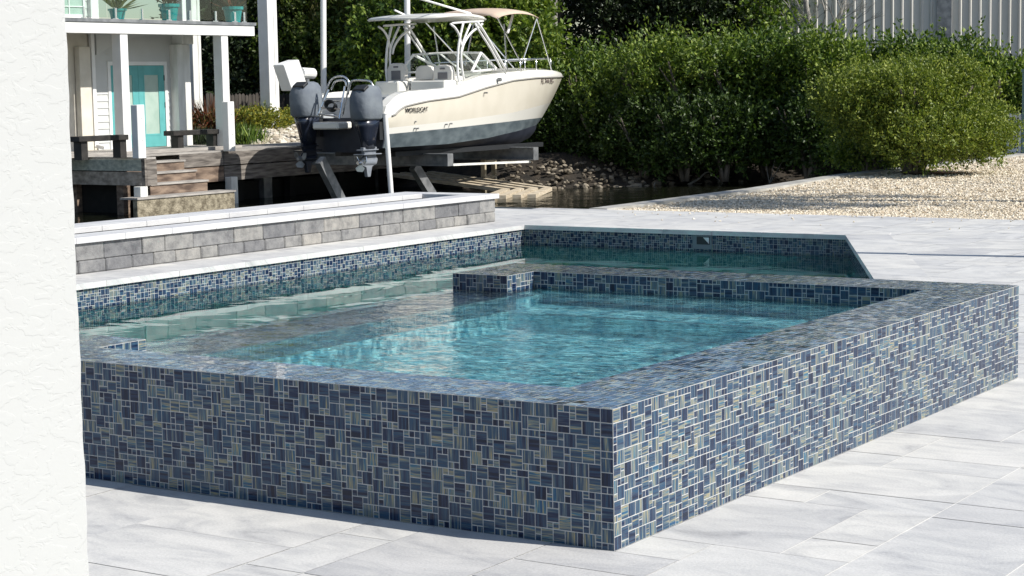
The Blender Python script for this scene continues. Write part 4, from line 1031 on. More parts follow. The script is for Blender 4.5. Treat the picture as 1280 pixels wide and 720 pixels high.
# pots
def pot(px, pxw, ytop, ybot, X_, label, kind, seed):
    root = thing('potted_plant', label, 'potted plant', 'turquoise pots on the balcony')
    q = onx(px, ybot, X_); s = (onx(px+pxw/2, ytop, X_)[1]-onx(px-pxw/2, ytop, X_)[1])/2*.86; h = onx(px, ytop, X_)[2]-uz
    pr = [(0, .62), (.05, .66), (.5, .78), (.80, .86), (.82, .98), (1, 1.0), (1, .90), (.86, .86)]
    rings = [[(X_+s*rr*math.cos(t), q[1]+s*rr*math.sin(t), uz+h*zz) for t in [k*math.pi/8 for k in range(16)]] for zz, rr in pr]
    MB().loft(rings).build('pot', M_POT, root, smooth=False)
    rg = np.random.RandomState(seed); n = 60 if kind == 'spiky' else 26
    b = np.tile(np.array([X_, q[1], uz+h*.86]), (n, 1))+rg.normal(size=(n, 3))*[.04,.04,.01]; d = norm(np.stack([rg.normal(size=n)*.8, rg.normal(size=n)*.8, rg.uniform(.35, 1.3, n)], -1))
    leaves_mesh('foliage', b, d, .62 if kind == 'spiky' else .45, .045, M_PALM if kind == 'spiky' else M_RED, root, seed)
pot(147, 20, 11, 26, -26.75, 'turquoise pot holding a spiky pale grassy plant on the balcony', 'spiky', 1)
pot(212, 22, 5, 27, -26.8, 'turquoise pot without visible leaves in the middle of the balcony', 'twig', 2)
pot(291.5, 21, 8.5, 28, -26.75, 'turquoise pot with thin brown twigs at the balcony end', 'twig', 3)
# tall white columns beyond the porch
for (pa, pb, X_, lab, mt) in ((332, 348, -30, 'tall white double column rising beside the dark fence', M_WHITE), (237, 252, -31.5, 'tall weathered white column with leaf shadows behind the porch', M_WHITEW)):
    a, b = onx(pa, 60, X_)[1], onx(pb, 60, X_)[1]; w_ = (b-a)
    mb = MB(); mb.box(X_-.35, X_, a+.12, a+.12+w_*.45, -.1, 7.5, .01); mb.box(X_-.32, X_-.03, a+.14+w_*.50, b+.02, -.1, 7.5, .01)
    tag(mb.build('column', mt), lab, 'column')

# ------------------------------------------------------------------ garden
def gz(p): return (p[0], p[1], .05)
GX_ = -30.5
q = onx(322, 165, GX_)
shrub('golden_shrub', 'yellow green flowering shrub between the porch and the white column', 'shrub', (GX_, q[1], .1), 1.9, 1.05, 21, M_YEL, nblob=12, nsp=1800, per=9, slen=.2, leaf=.07, wid=.04, skirt=.02)
q = onx(364, 150, -31)
shrub('golden_shrub', 'small yellowish shrub at the foot of the double column', 'shrub', (-31, q[1], .1), .9, 1.0, 22, M_YEL, nblob=6, nsp=500, per=8, slen=.2, leaf=.07, wid=.04, skirt=.02)
q = onx(258, 150, -29.8)
shrub('croton', 'red and green leaved croton behind the second dock bench', 'shrub', (-29.8, q[1], .1), 1.3, 1.0, 23, M_RED, nblob=6, nsp=420, per=8, slen=.25, leaf=.13, wid=.06, skirt=.02)
for k, (px, sz, mt, lab) in enumerate([(265, 1.1, M_RED, 'tall reddish fountain grass beside the porch corner'), (250, .5, M_DARKLEAF, 'low dark grassy tuft behind the second dock bench'), (298, .55, M_HEDGE, 'low green grassy tuft in front of the golden shrub'), (311, .5, M_HEDGE, 'low grassy tuft beside the pale garden rocks')]):
    q = onx(px, 175, -28.6 if k else -30); rg = np.random.RandomState(30+k); n = 260
    b = np.tile(np.array([q[0], q[1], .18]), (n, 1))+rg.normal(size=(n, 3))*[.22, .22, .0]; d = norm(np.stack([rg.normal(size=n)*.38, rg.normal(size=n)*.38, np.ones(n)], -1))
    o = leaves_mesh('grass_tuft', b, d, sz, .035, mt, None, 30+k); tag(o, lab, 'grass tuft', 'grass tufts in the garden')
M_PROCK = mat('pale_rock', (.6,.55,.45), .9)
g_ = N(M_PROCK, 'NewGeometry'); r_ = ramp(M_PROCK, [(0, (.36,.31,.24)), (.5, (.52,.47,.38)), (1, (.66,.62,.54))]); L(M_PROCK, g_.outputs['Random Per Island'], r_.inputs[0]); L(M_PROCK, r_.outputs[0], bsdf(M_PROCK).inputs['Base Color'])
P = []; Sz = []
for k in range(420):
    px = rnd.uniform(312, 392); X_ = rnd.uniform(-30.4, -28.2); q = onx(px, 175, X_); P.append((X_, q[1], .2+(-X_-28.2)*.16+rnd.uniform(-.02, .05))); Sz.append(rnd.uniform(.06, .13))
tag(boulders('garden_rocks', np.array(P), np.array(Sz), M_PROCK, .9, 9), 'pale cream river rocks covering the garden bed behind the dock', 'rocks', kind='stuff')
gb = MB(); q0 = onx(230, 175, -28.2)[1]; q1 = onx(480, 175, -28.2)[1]
gb.add([(-28.0, q0, .16), (-28.0, q1, .16), (-34, q1, .55), (-34, q0, .55)], [(0,1,2,3)]); tag(gb.build('garden_bed', M_SOIL, recalc=False), kind='structure')

# ------------------------------------------------------------------ boat lift
XC = -23.3
lift = thing('boat_lift', 'grey steel boat lift with cantilever beams carrying the white boat', 'boat lift')
def ibeam(mb, a, b, wd, ht, tf=.025):
    a = Vector(a); b = Vector(b); mb.beam(a+Vector((0,0,ht/2-tf/2)), b+Vector((0,0,ht/2-tf/2)), wd, tf); mb.beam(a-Vector((0,0,ht/2-tf/2)), b-Vector((0,0,ht/2-tf/2)), wd, tf); mb.beam(a, b, .03, ht-2*tf)
for (px, yt, yb_, xe) in ((562, 192, 207.5, -21.75), (669, 184, 200, -21.75)):
    t = onx(px, yt, xe); bt2 = onx(px, yb_, xe); zc = (t[2]+bt2[2])/2; ht = t[2]-bt2[2]
    mb = MB(); ibeam(mb, (xe, t[1], zc), (-26.6, t[1], zc), .22, ht); mb.box(xe, xe+.02, t[1]-.11, t[1]+.11, zc-ht/2, zc+ht/2)
    mb.build('cradle_beam', M_GALV, lift)
e1 = onx(565, 206, -21.9); e2 = onx(662, 202, -21.9)
MB().beam(tuple(e1), tuple(e2), .08, .05).build('tie_rail', M_WHITEW, lift)
for dx in (-.78, .78):
    mb = MB(); mb.box(XC+dx-.09, XC+dx+.09, 28.9, 35.2, .02, .13); mb.build('bunk', M_DARK, lift)
for (pa, pb, X_) in (((400, 200), (424, 248), -23.2), ((517, 207), (539, 243), -23.2)):
    a = onx(pa[0], pa[1], X_); b = onx(pb[0], pb[1], X_); d = (b-a); b2 = a+d*1.5
    mb = MB(); mb.beam(tuple(a), tuple(b2), .24, .16, up=(1,0,0)); mb.build('brace', M_GALV, lift)
a = onx(605, 200, -23.4); b = onx(620, 200, -23.4); mb = MB()
mb.box(-23.5, -23.38, a[1], a[1]+.07, -2, -.05); mb.box(-23.5, -23.38, b[1]-.07, b[1], -2, -.05)
for z in (-.35, -.75, -1.1): mb.box(-23.49, -23.39, a[1]+.07, b[1]-.07, z, z+.06)
mb.build('ladder_post', noisy('rusty_pale_steel', (.30,.25,.17), (.50,.44,.33), 6, .8), lift)
for y in (29.0, 33.6): MB().box(-26.75, -26.45, y, y+.3, -2.3, .05).build('post', M_GALV, lift)
# white drive box and its cylinder on a post at the dock
dm = thing('lift_drive', 'tilted white lift drive box with a round motor behind the port engine', 'lift drive')
X_ = -25.6
pts = [onx(*q, X_) for q in ((347.5, 81), (367, 74.5), (377.5, 107), (358.5, 114))]
c = sum(pts)/4; c = Vector(c); uu = Vector(pts[1]-pts[0]); vv = Vector(pts[0]-pts[3])
MB().obox(c, (1,0,0), uu.normalized(), vv.normalized(), .17, uu.length/2, vv.length/2).build('housing', M_WHITE, dm, bevel=.03)
a = onx(376, 91, X_); b = onx(391, 92, X_); MB().tube([a, b], .13, 14).build('motor', M_TUBE, dm, smooth=False)
mb = MB(); mb.tube([onx(384, 97, X_), onx(386, 130, X_), onx(386, 186, X_)], .05, 8); mb.build('stand', M_GALV, dm)
# guide poles
def pole(pa, pb, X_, r, label, zb_=None, group='white guide poles of the boat lift'):
    a = Vector(onx(*pa, X_)); b = Vector(onx(*pb, X_)); d = (b-a)
    mb = MB(); mb.tube([a, b], r, 12); mb.tube([a-Vector((0,0,.0)), a+Vector((0,0,.02))], r*1.12, 12)
    tag(mb.build('guide_pole', M_TUBE, smooth=False), label, 'pole', group)
pole((481.5, 143), (490.5, 262), -21.5, .055, 'slim white guide pole at the near side of the boat stern')
pole((404, -40), (405, 190), -25.8, .07, 'white pole rising behind the boat stern, left of the hardtop')
pole((508.5, -40), (510.5, 190), -25.2, .075, 'white pole rising through view behind the boat hardtop')

# ------------------------------------------------------------------ boat
boat = thing('motorboat', 'white and cream twin hull motorboat lifted above the canal', 'boat')
def curve3(pix, B, start, tipb=.12, n=44, pw=3.0, k=.5):
    """hull line on the starboard side: half beam from the taper, y and z from where it is seen"""
    P_ = np.array(pix, float); s = np.concatenate([[0], np.cumsum(np.hypot(np.diff(P_[:, 0]), np.diff(P_[:, 1])))]); s /= s[-1]; out = []
    for i in range(n+1):
        t = i/n; px = np.interp(t, s, P_[:, 0]); py = np.interp(t, s, P_[:, 1])
        b = tipb+(B-tipb)*(max(0, 1-t**pw))**k
        q = onx(px, py, XC+b); out.append([b, q[1], q[2]])
    return out
sheer = curve3([(486,143),(489,133),(497,122),(505,117),(512,114.5),(545,111.5),(573,109),(584,101),(600,95),(632,90.5),(665,87.5),(690,88),(701,91)], 1.20, 0, tipb=.25)
rub = curve3([(488,147),(497,143),(502,137),(509,132.6),(523,129),(538,125.7),(573,121),(608,109.4),(642,100.5),(670,97.3),(703,96)], 1.31, 0, tipb=.22)
bei = curve3([(489,160),(573,150.5),(642,140.6),(688,128.5)], 1.27, 0, tipb=.16)
boo = curve3([(492,167.5),(573,159),(640,151.5),(677.5,147)], 1.23, 0, tipb=.12)
chi = curve3([(496,184),(560,180),(610,172.5),(650,163),(671,156)], 1.15, 0, tipb=.08)
kee = curve3([(470,190),(520,189.5),(575,187),(620,183),(648,179.5),(662,172)], .72, 0, tipb=.06)
# fair the transom: all lines start at the same y
YS = 28.05
def fair(c):
    c = [q[:] for q in c]; y0 = c[0][1]; y1 = c[14][1]
    for i in range(15):
        c[i][1] = YS+(c[i][1]-y0)*(y1-YS)/(y1-y0)
    return c
rub, bei, boo, chi, kee = [fair(c) for c in (rub, bei, boo, chi, kee)]
sheer = fair(sheer)
M_BLUE = noisy('blue_grey_bottom_paint', (.055,.075,.088), (.12,.15,.165), 2.5, .7, detail=8, stretch=(1,1,2))
M_NAVY = noisy('dark_bottom_paint', (.012,.016,.028), (.025,.03,.045), 3, .6)
def strip(name, A_, B2, mat_, parent, mids=0, bulge=0, both=True):
    mb = MB()
    for sgn in (1, -1):
        rings = []
        for a, b in zip(A_, B2):
            row = []
            for k in range(mids+2):
                t = k/(mids+1); bl = bulge*math.sin(math.pi*t)
                row.append((XC+sgn*(a[0]+(b[0]-a[0])*t+bl), a[1]+(b[1]-a[1])*t, a[2]+(b[2]-a[2])*t))
            rings.append(row)
        mb.loft(rings, close=False)
    return mb.build(name, mat_, parent, smooth=True, recalc=False)
strip('cockpit_side', rub, sheer, M_GEL, boat, 3, .02)
hull = strip('hull', bei, rub, M_BEIGE, boat, 3, .015)
strip('hull_stripe', boo, bei, M_GEL, boat, 1)
strip('bottom', chi, boo, M_BLUE, boat, 2, .0)
strip('keel', kee, chi, M_NAVY, boat, 2, .05)
# tunnel between the hulls and the transom
mb = MB(); rings = []
for a in kee[:40]: rings.append([(XC-a[0], a[1], a[2]), (XC-a[0]*.6, a[1], a[2]+.3), (XC, a[1], a[2]+.38), (XC+a[0]*.6, a[1], a[2]+.3), (XC+a[0], a[1], a[2])])
mb.loft(rings, close=False); mb.build('tunnel', M_NAVY, boat, smooth=True, recalc=False)
t0 = [(c[0][0], c[0][2]) for c in (kee, chi, boo, bei, rub)]
mb = MB(); zt_ = .98
mb.prism([(XC-b, z) for b, z in reversed(t0)]+[(XC+b, z) for b, z in t0], 'y', YS-.02, YS+.02); mb.build('transom', M_NAVY, boat)
mb = MB(); mb.box(XC-1.2, XC+1.2, YS+.0, YS+.95, .78, .84); mb.box(XC-.40, XC+.34, YS-.55, YS-.03, .68, .84, .03); mb.build('swim_platform', M_GEL, boat)
# rub rail
for sgn in (1, -1):
    MB().tube([(XC+sgn*(a[0]+.012), a[1], a[2]) for a in rub[1:]], .022, 6).build('rub_rail', mat('grey_rubber', (.30,.29,.27), .6) if sgn > 0 else bpy.data.materials['grey_rubber'], boat, smooth=True)
# foredeck from the windshield forward, side decks aft
iw = 20
mb = MB(); rings = []
for a in sheer[iw:]: rings.append([(XC-a[0], a[1], a[2]), (XC-a[0]*.5, a[1], a[2]+.05), (XC, a[1], a[2]+.07), (XC+a[0]*.5, a[1], a[2]+.05), (XC+a[0], a[1], a[2])])
mb.loft(rings, close=False); t = sheer[-1]; r2 = rub[-1]
mb.add([(XC-t[0], t[1], t[2]), (XC+t[0], t[1], t[2]), (XC+r2[0], r2[1], r2[2]), (XC-r2[0], r2[1], r2[2])], [(0,1,2,3)])
for A_, B2 in ((rub, bei), (bei, boo), (boo, chi), (chi, kee)):
    a, b = A_[-1], B2[-1]; mb.add([(XC-a[0], a[1], a[2]), (XC+a[0], a[1], a[2]), (XC+b[0], b[1], b[2]), (XC-b[0], b[1], b[2])], [(0,1,2,3)])
mb.build('foredeck', M_GEL, boat, smooth=True, recalc=False)
for sgn in (1, -1):
    mb = MB()
    rings = [[(XC+sgn*a[0], a[1], a[2]), (XC+sgn*(a[0]-.22), a[1], a[2]+.01), (XC+sgn*(a[0]-.24), a[1], .45)] for a in sheer[:iw+1]]
    mb.loft(rings, close=False)
    mb.build('gunwale', M_GEL, boat, smooth=False, recalc=False)
M_LINER = noisy('grey_liner', (.34,.36,.39), (.42,.44,.46), 3, .5)
mb = MB(); mb.box(XC-1.0, XC+1.0, YS+.3, sheer[iw][1]+.2, .40, .45); mb.box(XC-1.12, XC+1.12, YS+.45, YS+.55, .84, 1.38, .01); mb.build('cockpit_liner', M_LINER, boat)
mb = MB(); mb.box(XC+.5, XC+1.28, YS-.0, YS+.44, .85, 1.0, .02); mb.box(XC-1.28, XC-.5, YS, YS+.44, .85, 1.0, .02); mb.build('stern_corner', M_LINER, boat, bevel=.02)
M_CUSH = mat('vinyl_cushion', (.66,.64,.60), .5); M_CUSHD = mat('grey_mesh_cushion', (.16,.16,.17), .8)
# seats: back seen from astern
def seat(pxa, pxb, yt, yb_, X_, panel=True):
    a = onx(pxa, yb_, X_); b = onx(pxb, yb_, X_); t = onx(pxa, yt, X_)
    # faces aft: wide in x, so use its own width
    yc = onx((pxa+pxb)/2, yb_, X_)[1]; zb_, zt_ = a[2], t[2]; w_ = .27
    pr = [(-w_*.95, zb_), (w_*.95, zb_), (w_, zt_-.16), (w_*.8, zt_-.04), (w_*.4, zt_), (-w_*.4, zt_), (-w_*.8, zt_-.04), (-w_, zt_-.16)]
    o = MB().prism([(X_+x, z) for x, z in pr], 'y', yc-.07, yc+.07).build('seat', M_CUSH, boat, bevel=.02)
    if panel:
        MB().box(X_-w_*.5, X_+w_*.5, yc-.083, yc-.072, zb_+.06, zt_-.18).build('back_panel', M_CUSHD, o)
        MB().box(X_-.07, X_+.07, yc-.082, yc-.072, zt_-.11, zt_-.07).build('badge', M_CUSHD, o)
    MB().box(X_-w_, X_+w_, yc+.07, yc+.5, zb_-.02, zb_+.12, .03).build('cushion', M_CUSH, o)
    return yc
seat(484, 511, 79, 103, XC-.75); seat(542, 569, 81, 102, XC+.68); seat(521, 544, 82, 100, XC+.05, False)
mb = MB()
a = onx(492, 106, XC-.75); mb.box(XC-1.05, XC-.35, a[1]-.35, a[1]+.5, .45, onx(492, 101.5, XC-.75)[2], .03)
a = onx(545, 106, XC+.5); mb.box(XC+.0, XC+1.0, a[1]-.35, a[1]+.5, .45, onx(545, 100.5, XC+.5)[2], .03)
mb.build('seat_base', M_GEL, boat)
a = onx(565, 95, XC+.5); ycon = a[1]+.9
mb = MB(); mb.prism([(ycon, .85), (ycon+.8, .85), (ycon+.8, 1.55), (ycon+.45, 1.62), (ycon, 1.35)], 'x', XC+.25, XC+.9); mb.prism([(ycon, .85), (ycon+.8, .85), (ycon+.8, 1.55), (ycon+.45, 1.62), (ycon, 1.35)], 'x', XC-.9, XC-.3); mb.build('console', M_GEL, boat, bevel=.03)
whl = MB(); cwh = Vector((XC+.62, ycon-.12, 1.42)); whl.tube([cwh+Vector((math.cos(t)*.18, -.05*math.sin(t), math.sin(t)*.18)) for t in [k*math.pi/8 for k in range(17)]], .014, 6); whl.tube([cwh, cwh+Vector((0, .2, 0))], .02, 6); whl.build('steering_wheel', M_DARK, boat)
# windshield: two side triangles, curved front
M_WS = clear_glass(); M_WS.name = 'windshield_glass'
wsX = XC+1.08
tri = [onx(*q, wsX) for q in ((589.5, 89.5), (604.5, 66), (632.5, 86))]
for sgn in (1, -1):
    q = [Vector((XC+sgn*(wsX-XC), v[1], v[2])) for v in tri]; q[2].x = XC+sgn*.80; q[1].x = XC+sgn*1.0
    f = MB(); f.tube([q[0], q[1]], .035, 6); f.tube([q[1], q[2]], .035, 6); f.tube([q[2], q[0]], .028, 6)
    fo = f.build('windshield_frame', M_TUBE, boat, smooth=False)
    MB().add(q, [(0,1,2)]).build('pane', M_WS, fo, recalc=False)
q = [Vector(v) for v in tri]; A1 = Vector((XC+1.0, q[1].y, q[1].z)); A2 = Vector((XC+.80, q[2].y, q[2].z)); B1 = Vector((XC-1.0, q[1].y, q[1].z)); B2_ = Vector((XC-.80, q[2].y, q[2].z))
f = MB(); f.tube([A1, (XC+.5, A1.y+.16, A1.z+.02), (XC, A1.y+.2, A1.z+.03), (XC-.5, A1.y+.16, A1.z+.02), B1], .026, 6); f.tube([(XC+.33, A1.y+.17, A1.z+.02), (XC+.30, A2.y+.04, A2.z)], .022, 6); f.tube([(XC-.33, A1.y+.17, A1.z+.02), (XC-.30, A2.y+.04, A2.z)], .022, 6)
fo = f.build('windshield_frame', M_TUBE, boat)
MB().add([A1, (XC, A1.y+.2, A1.z+.03), B1, B2_, (XC, A2.y+.1, A2.z), A2], [(0,1,4,5),(1,2,3,4)]).build('pane', M_WS, fo, recalc=False)
# hardtop
ht_ = []
ya = onx(456, 25, XC-1.08)[1]; yf = onx(610, 23, XC+1.05)[1]; zr = (onx(456, 26, XC-1.08)[2]+onx(610, 23.5, XC+1.05)[2])/2
rings = []
for k in range(13):
    t = k/12; y = ya+(yf-ya)*t; w_ = 1.12*(1-.10*abs(2*t-1)**3); zz = zr+.06*math.sin(math.pi*t)
    e_ = .02 if k in (0, 12) else .05
    rings.append([(XC-w_, y, zz), (XC-w_*.97, y, zz+e_), (XC-w_*.5, y, zz+e_+.03), (XC, y, zz+e_+.04), (XC+w_*.5, y, zz+e_+.03), (XC+w_*.97, y, zz+e_), (XC+w_, y, zz), (XC+w_*.97, y, zz-.03), (XC, y, zz-.02), (XC-w_*.97, y, zz-.03)])
MB().loft(rings).build('hardtop', M_GEL, boat, smooth=True)
def sym_tube(pix, off, r, name='hardtop_frame', both=True, m=None):
    P_ = [onx(a, b, XC+off) for a, b in pix]
    for sgn in ((1, -1) if both else (1,)):
        MB().tube(smooth_path([(XC+sgn*off, v[1], v[2]) for v in P_], 4), r, 7).build(name, m or M_TUBE, boat, smooth=True)
sym_tube([(573.5, 103), (572, 85), (573, 60), (576, 42), (579, 29)], 1.05, .030)
sym_tube([(580, 100), (577, 80), (577, 60), (582, 44), (588, 30)], 1.05, .028)
sym_tube([(577, 65), (580, 54), (588, 42), (599, 33), (603, 30)], 1.02, .030)
sym_tube([(633, 88), (618, 62), (604, 38), (597, 28)], 1.05, .032)
sym_tube([(628, 88), (614, 62), (600, 40), (594, 30)], 1.05, .026)
sym_tube([(577, 58), (574, 44), (569, 35), (563, 30)], 1.05, .028)
sym_tube([(565, 29), (585, 27.5), (604, 26.5)], 1.0, .026)
# bimini
cb = [onx(621, 22, XC+1.1), onx(671.5, 21.5, XC+.95)]; ya2, yf2 = cb[0][1], cb[1][1]; za, zf2 = cb[0][2], cb[1][2]
rings = []
for k in range(11):
    t = k/10; y = ya2+(yf2-ya2)*t; w_ = 1.12-.12*t; zz = za+(zf2-za)*t+.20*math.sin(math.pi*min(1, t*1.0))**.6*.6
    row = [(XC-w_, y, zz-.02)]
    for j in range(1, 10):
        a = -1+2*j/10; row.append((XC+w_*a, y, zz+.14*(1-a*a)**.7))
    row.append((XC+w_, y, zz-.02)); rings.append(row)
bo = MB().loft(rings, close=False).build('bimini_canvas', noisy('beige_canvas', (.52,.40,.31), (.58,.46,.37), 3, .9), boat, smooth=True, recalc=False)
sm = bo.modifiers.new('thick', 'SOLIDIFY'); sm.thickness = .02
def bt3(pa, pb, oa, ob, r=.018, both=True):
    a, b = onx(*pa, XC+oa), onx(*pb, XC+ob)
    for sgn in ((1, -1) if both else (1,)): MB().tube([(XC+sgn*oa, a[1], a[2]), (XC+sgn*ob, b[1], b[2])], r, 6).build('bimini_pole', M_STEEL, boat)
bt3((622, 22), (652, 80), 1.1, .85); bt3((671, 22), (652, 80), .95, .85); bt3((630, 30), (634, 88), 1.05, 1.0); bt3((671.5, 24), (690, 88), .95, .55)
MB().tube([onx(641, 19, XC+.6), onx(634.5, 41, XC+.6)], .035, 8).build('rolled_flap', M_TUBE, boat)
# bow rail
rl = [(631, 76.5), (650, 75.5), (670, 74), (688, 73)]; offs_ = [1.05, .95, .75, .4]
P_ = [onx(a, b, XC+o) for (a, b), o in zip(rl, offs_)]
sp_ = smooth_path([(XC+o, v[1], v[2]) for v, o in zip(P_, offs_)]+[(XC, P_[-1][1]+.12, P_[-1][2])]+[(XC-o, v[1], v[2]) for v, o in list(zip(P_, offs_))[::-1]], 5)
mb = MB(); mb.tube(sp_, .018, 6)
for sgn in (1, -1):
    for v, o in zip(P_, offs_): mb.tube([(XC+sgn*o, v[1], v[2]), (XC+sgn*(o-.0), v[1]+.03, v[2]-.32)], .016, 6)
mb.build('bow_rail', M_STEEL, boat, smooth=True)
# antennas
mb = MB(); mb.tube([onx(520, -3, XC+.95), onx(587, 16.5, XC+.95)], .026, 6); mb.tube([onx(586, 16, XC+.95), onx(591, 21, XC+.95)], .035, 6); mb.build('antenna', M_TUBE, boat)
MB().tube([onx(493, 12.5, XC-.2), onx(509, 20, XC-.2)], .022, 6).build('antenna', M_TUBE, boat)
# port side rods and cover behind the seats
MB().prism([(onx(474, 100, XC-.9)[1], .95), (onx(482, 100, XC-.9)[1]+.05, .95), (onx(481, 78, XC-.9)[1], 1.52), (onx(477, 78, XC-.9)[1]-.1, 1.42)], 'x', XC-1.0, XC-.6).build('leaning_cover', M_WHITE, boat, bevel=.03)
# stern handrails and boarding ladder between the engines
yR = YS-.35
def rail_loop(pix, r=.022, name='stern_rail'):
    mb = MB(); mb.tube(smooth_path([ony(a, b, yR) for a, b in pix], 4), r, 7); mb.build(name, M_STEEL, boat, smooth=True)
rail_loop([(400, 145), (405, 122), (412, 103), (420, 96), (430, 96), (436, 103), (434, 118), (428, 145)])
rail_loop([(414, 112), (418, 103), (424, 100.5), (431, 101), (433, 108)])
rail_loop([(435, 118), (438, 104), (443, 100.5), (455, 100.5), (463, 102), (467, 109)])
mb = MB()
for pa, pb in (((411, 112), (397, 144)), ((431, 108), (424, 148))): mb.tube([ony(*pa, yR-.1), ony(*pb, yR-.3)], .022, 6)
for t in (.45, .7, .95):
    a = np.array(ony(411, 112, yR-.1))*(1-t)+np.array(ony(397, 144, yR-.3))*t; b = np.array(ony(431, 108, yR-.1))*(1-t)+np.array(ony(424, 148, yR-.3))*t; mb.tube([a, b], .024, 6)
mb.build('boarding_ladder', M_STEEL, boat)
mb = MB(); cc = Vector(ony(415, 134, yR-.2)); 
for k in range(4): mb.tube([cc+Vector((math.cos(t)*.14, -.03*k, math.sin(t)*.10+.02*k)) for t in [j*math.pi/6 for j in range(13)]], .016, 5)
mb.build('coiled_hose', M_DARK, boat)
# engines
M_COVER = noisy('grey_canvas_cover', (.12,.14,.17), (.17,.195,.22), 3, .85, bump=.5, bscale=5, bdist=.05)
M_LEG = mat('dark_navy_gelcoat', (.015,.02,.035), .25, coat=.5); M_LOW = noisy('grey_gearcase', (.16,.18,.21), (.24,.26,.29), 5, .4)
def engine(pxc, oy, leg_m):
    yE_ = YS-.45; q = ony(pxc, 130, yE_); ex = q[0]; z0 = ony(pxc, 150+oy, yE_)[2]; z1 = ony(pxc, 106+oy, yE_)[2]; h = z1-z0
    rings = []
    for t, wx_, ly, sh in ((0, .24, .34, 0), (.06, .27, .38, 0), (.35, .285, .40, -.01), (.65, .28, .39, -.01), (.85, .25, .34, .02), (.95, .19, .27, .04), (1, .10, .16, .06)):
        row = []
        for k in range(16):
            a = 2*math.pi*k/16; ca, sa = math.cos(a), math.sin(a); f = 1+.012*math.sin(a*5+t*9)
            row.append((ex+wx_*math.copysign(abs(ca)**.7, ca)*f, yE_+sh+ly*math.copysign(abs(sa)**.7, sa)*f, z0+h*t))
        rings.append(row)
    e_ = MB().loft(rings).build('engine_cover', M_COVER, boat, smooth=True)
    MB().obox((ex+.03, yE_-.23, z1-.075), (1,.0,0), (0,.85,.5), (0,-.5,.85), .16, .10, .035).build('vent', M_DARK, e_, bevel=.02)
    zm_ = z0-.62
    rings = []
    for t, wx_, ly, sh in ((0, .235, .33, 0), (.25, .20, .30, .0), (.6, .13, .24, .03), (1, .085, .2, .05)):
        rings.append([(ex+wx_*math.copysign(abs(math.cos(a))**.8, math.cos(a)), yE_+sh+ly*math.copysign(abs(math.sin(a))**.8, math.sin(a)), z0-.005+(zm_-z0)*t) for a in [2*math.pi*k/12 for k in range(12)]])
    MB().loft(rings).build('engine_leg', M_LEG, boat, smooth=True)
    zl_ = ony(pxc, 212+oy*1.3, yE_)[2]
    mb = MB()
    prf = [(-.26, zm_+.02), (.24, zm_+.02), (.20, zm_-.10), (.20, zl_+.30), (.26, zl_+.22), (.22, zl_+.12), (.05, zl_+.06), (-.02, zl_-.16), (-.12, zl_-.16), (-.16, zl_+.05), (-.30, zl_+.1), (-.32, zl_+.2), (-.16, zl_+.32), (-.2, zm_-.15)]
    mb.prism([(yE_+.05+a, z) for a, z in prf], 'x', ex-.045, ex+.045)
    mb.obox((ex, yE_-.0, zl_+.34), X, Y, Z, .14, .34, .012); mb.obox((ex, yE_, (zm_+zl_+.3)/2+.05), X, Y, Z, .10, .28, .012)
    mb.tube([(ex, yE_+.30, zl_+.16), (ex, yE_+.2, zl_+.16), (ex, yE_-.22, zl_+.16)], [.03, .085, .075], 10)
    lo = mb.build('gearcase', leg_m, boat, bevel=.012)
    pr_ = MB()
    for k in range(3):
        a = 2*math.pi*k/3+.5; c_ = Vector((ex, yE_-.27, zl_+.16)); rd = Vector((math.cos(a), 0, math.sin(a))); tn = Vector((-math.sin(a), .55, math.cos(a))).normalized()
        pts = [c_+rd*.05-tn*.03, c_+rd*.12-tn*.11, c_+rd*.19-tn*.07, c_+rd*.20+tn*.05, c_+rd*.12+tn*.10, c_+rd*.05+tn*.03]
        nn_ = rd.cross(tn)*.008; pr_.add([p+nn_ for p in pts]+[p-nn_ for p in pts], [tuple(range(6)), tuple(range(11, 5, -1))]+[(i, i+6, (i+1) % 6+6, (i+1) % 6) for i in range(6)])
    pr_.tube([(ex, yE_-.22, zl_+.16), (ex, yE_-.36, zl_+.16)], .06, 10, r2=.04)
    pr_.build('propeller', M_STEEL if leg_m is M_LOW else M_GALV, lo)
    MB().box(ex-.12, ex+.12, yE_+.3, YS-.02, z0-.45, z0-.05).build('bracket', M_DARK, boat)
engine(458, 0, M_LOW); engine(383, -4, M_LEG)
# small hull fittings
mb = MB()
for (px, py, X2) in ((519, 152, 1.29), (518.5, 160.5, 1.27), (522, 160.5, 1.27), (558, 155.5, 1.27), (564, 154.5, 1.27), (608, 116, 1.28), (625, 99.5, 1.22)):
    v = onx(px, py, XC+X2); mb.tube([(XC+X2-.06, v[1], v[2]), (XC+X2+.03, v[1], v[2])], .018 if px != 625 else .045, 10)
mb.build('through_hull', M_GALV, boat)
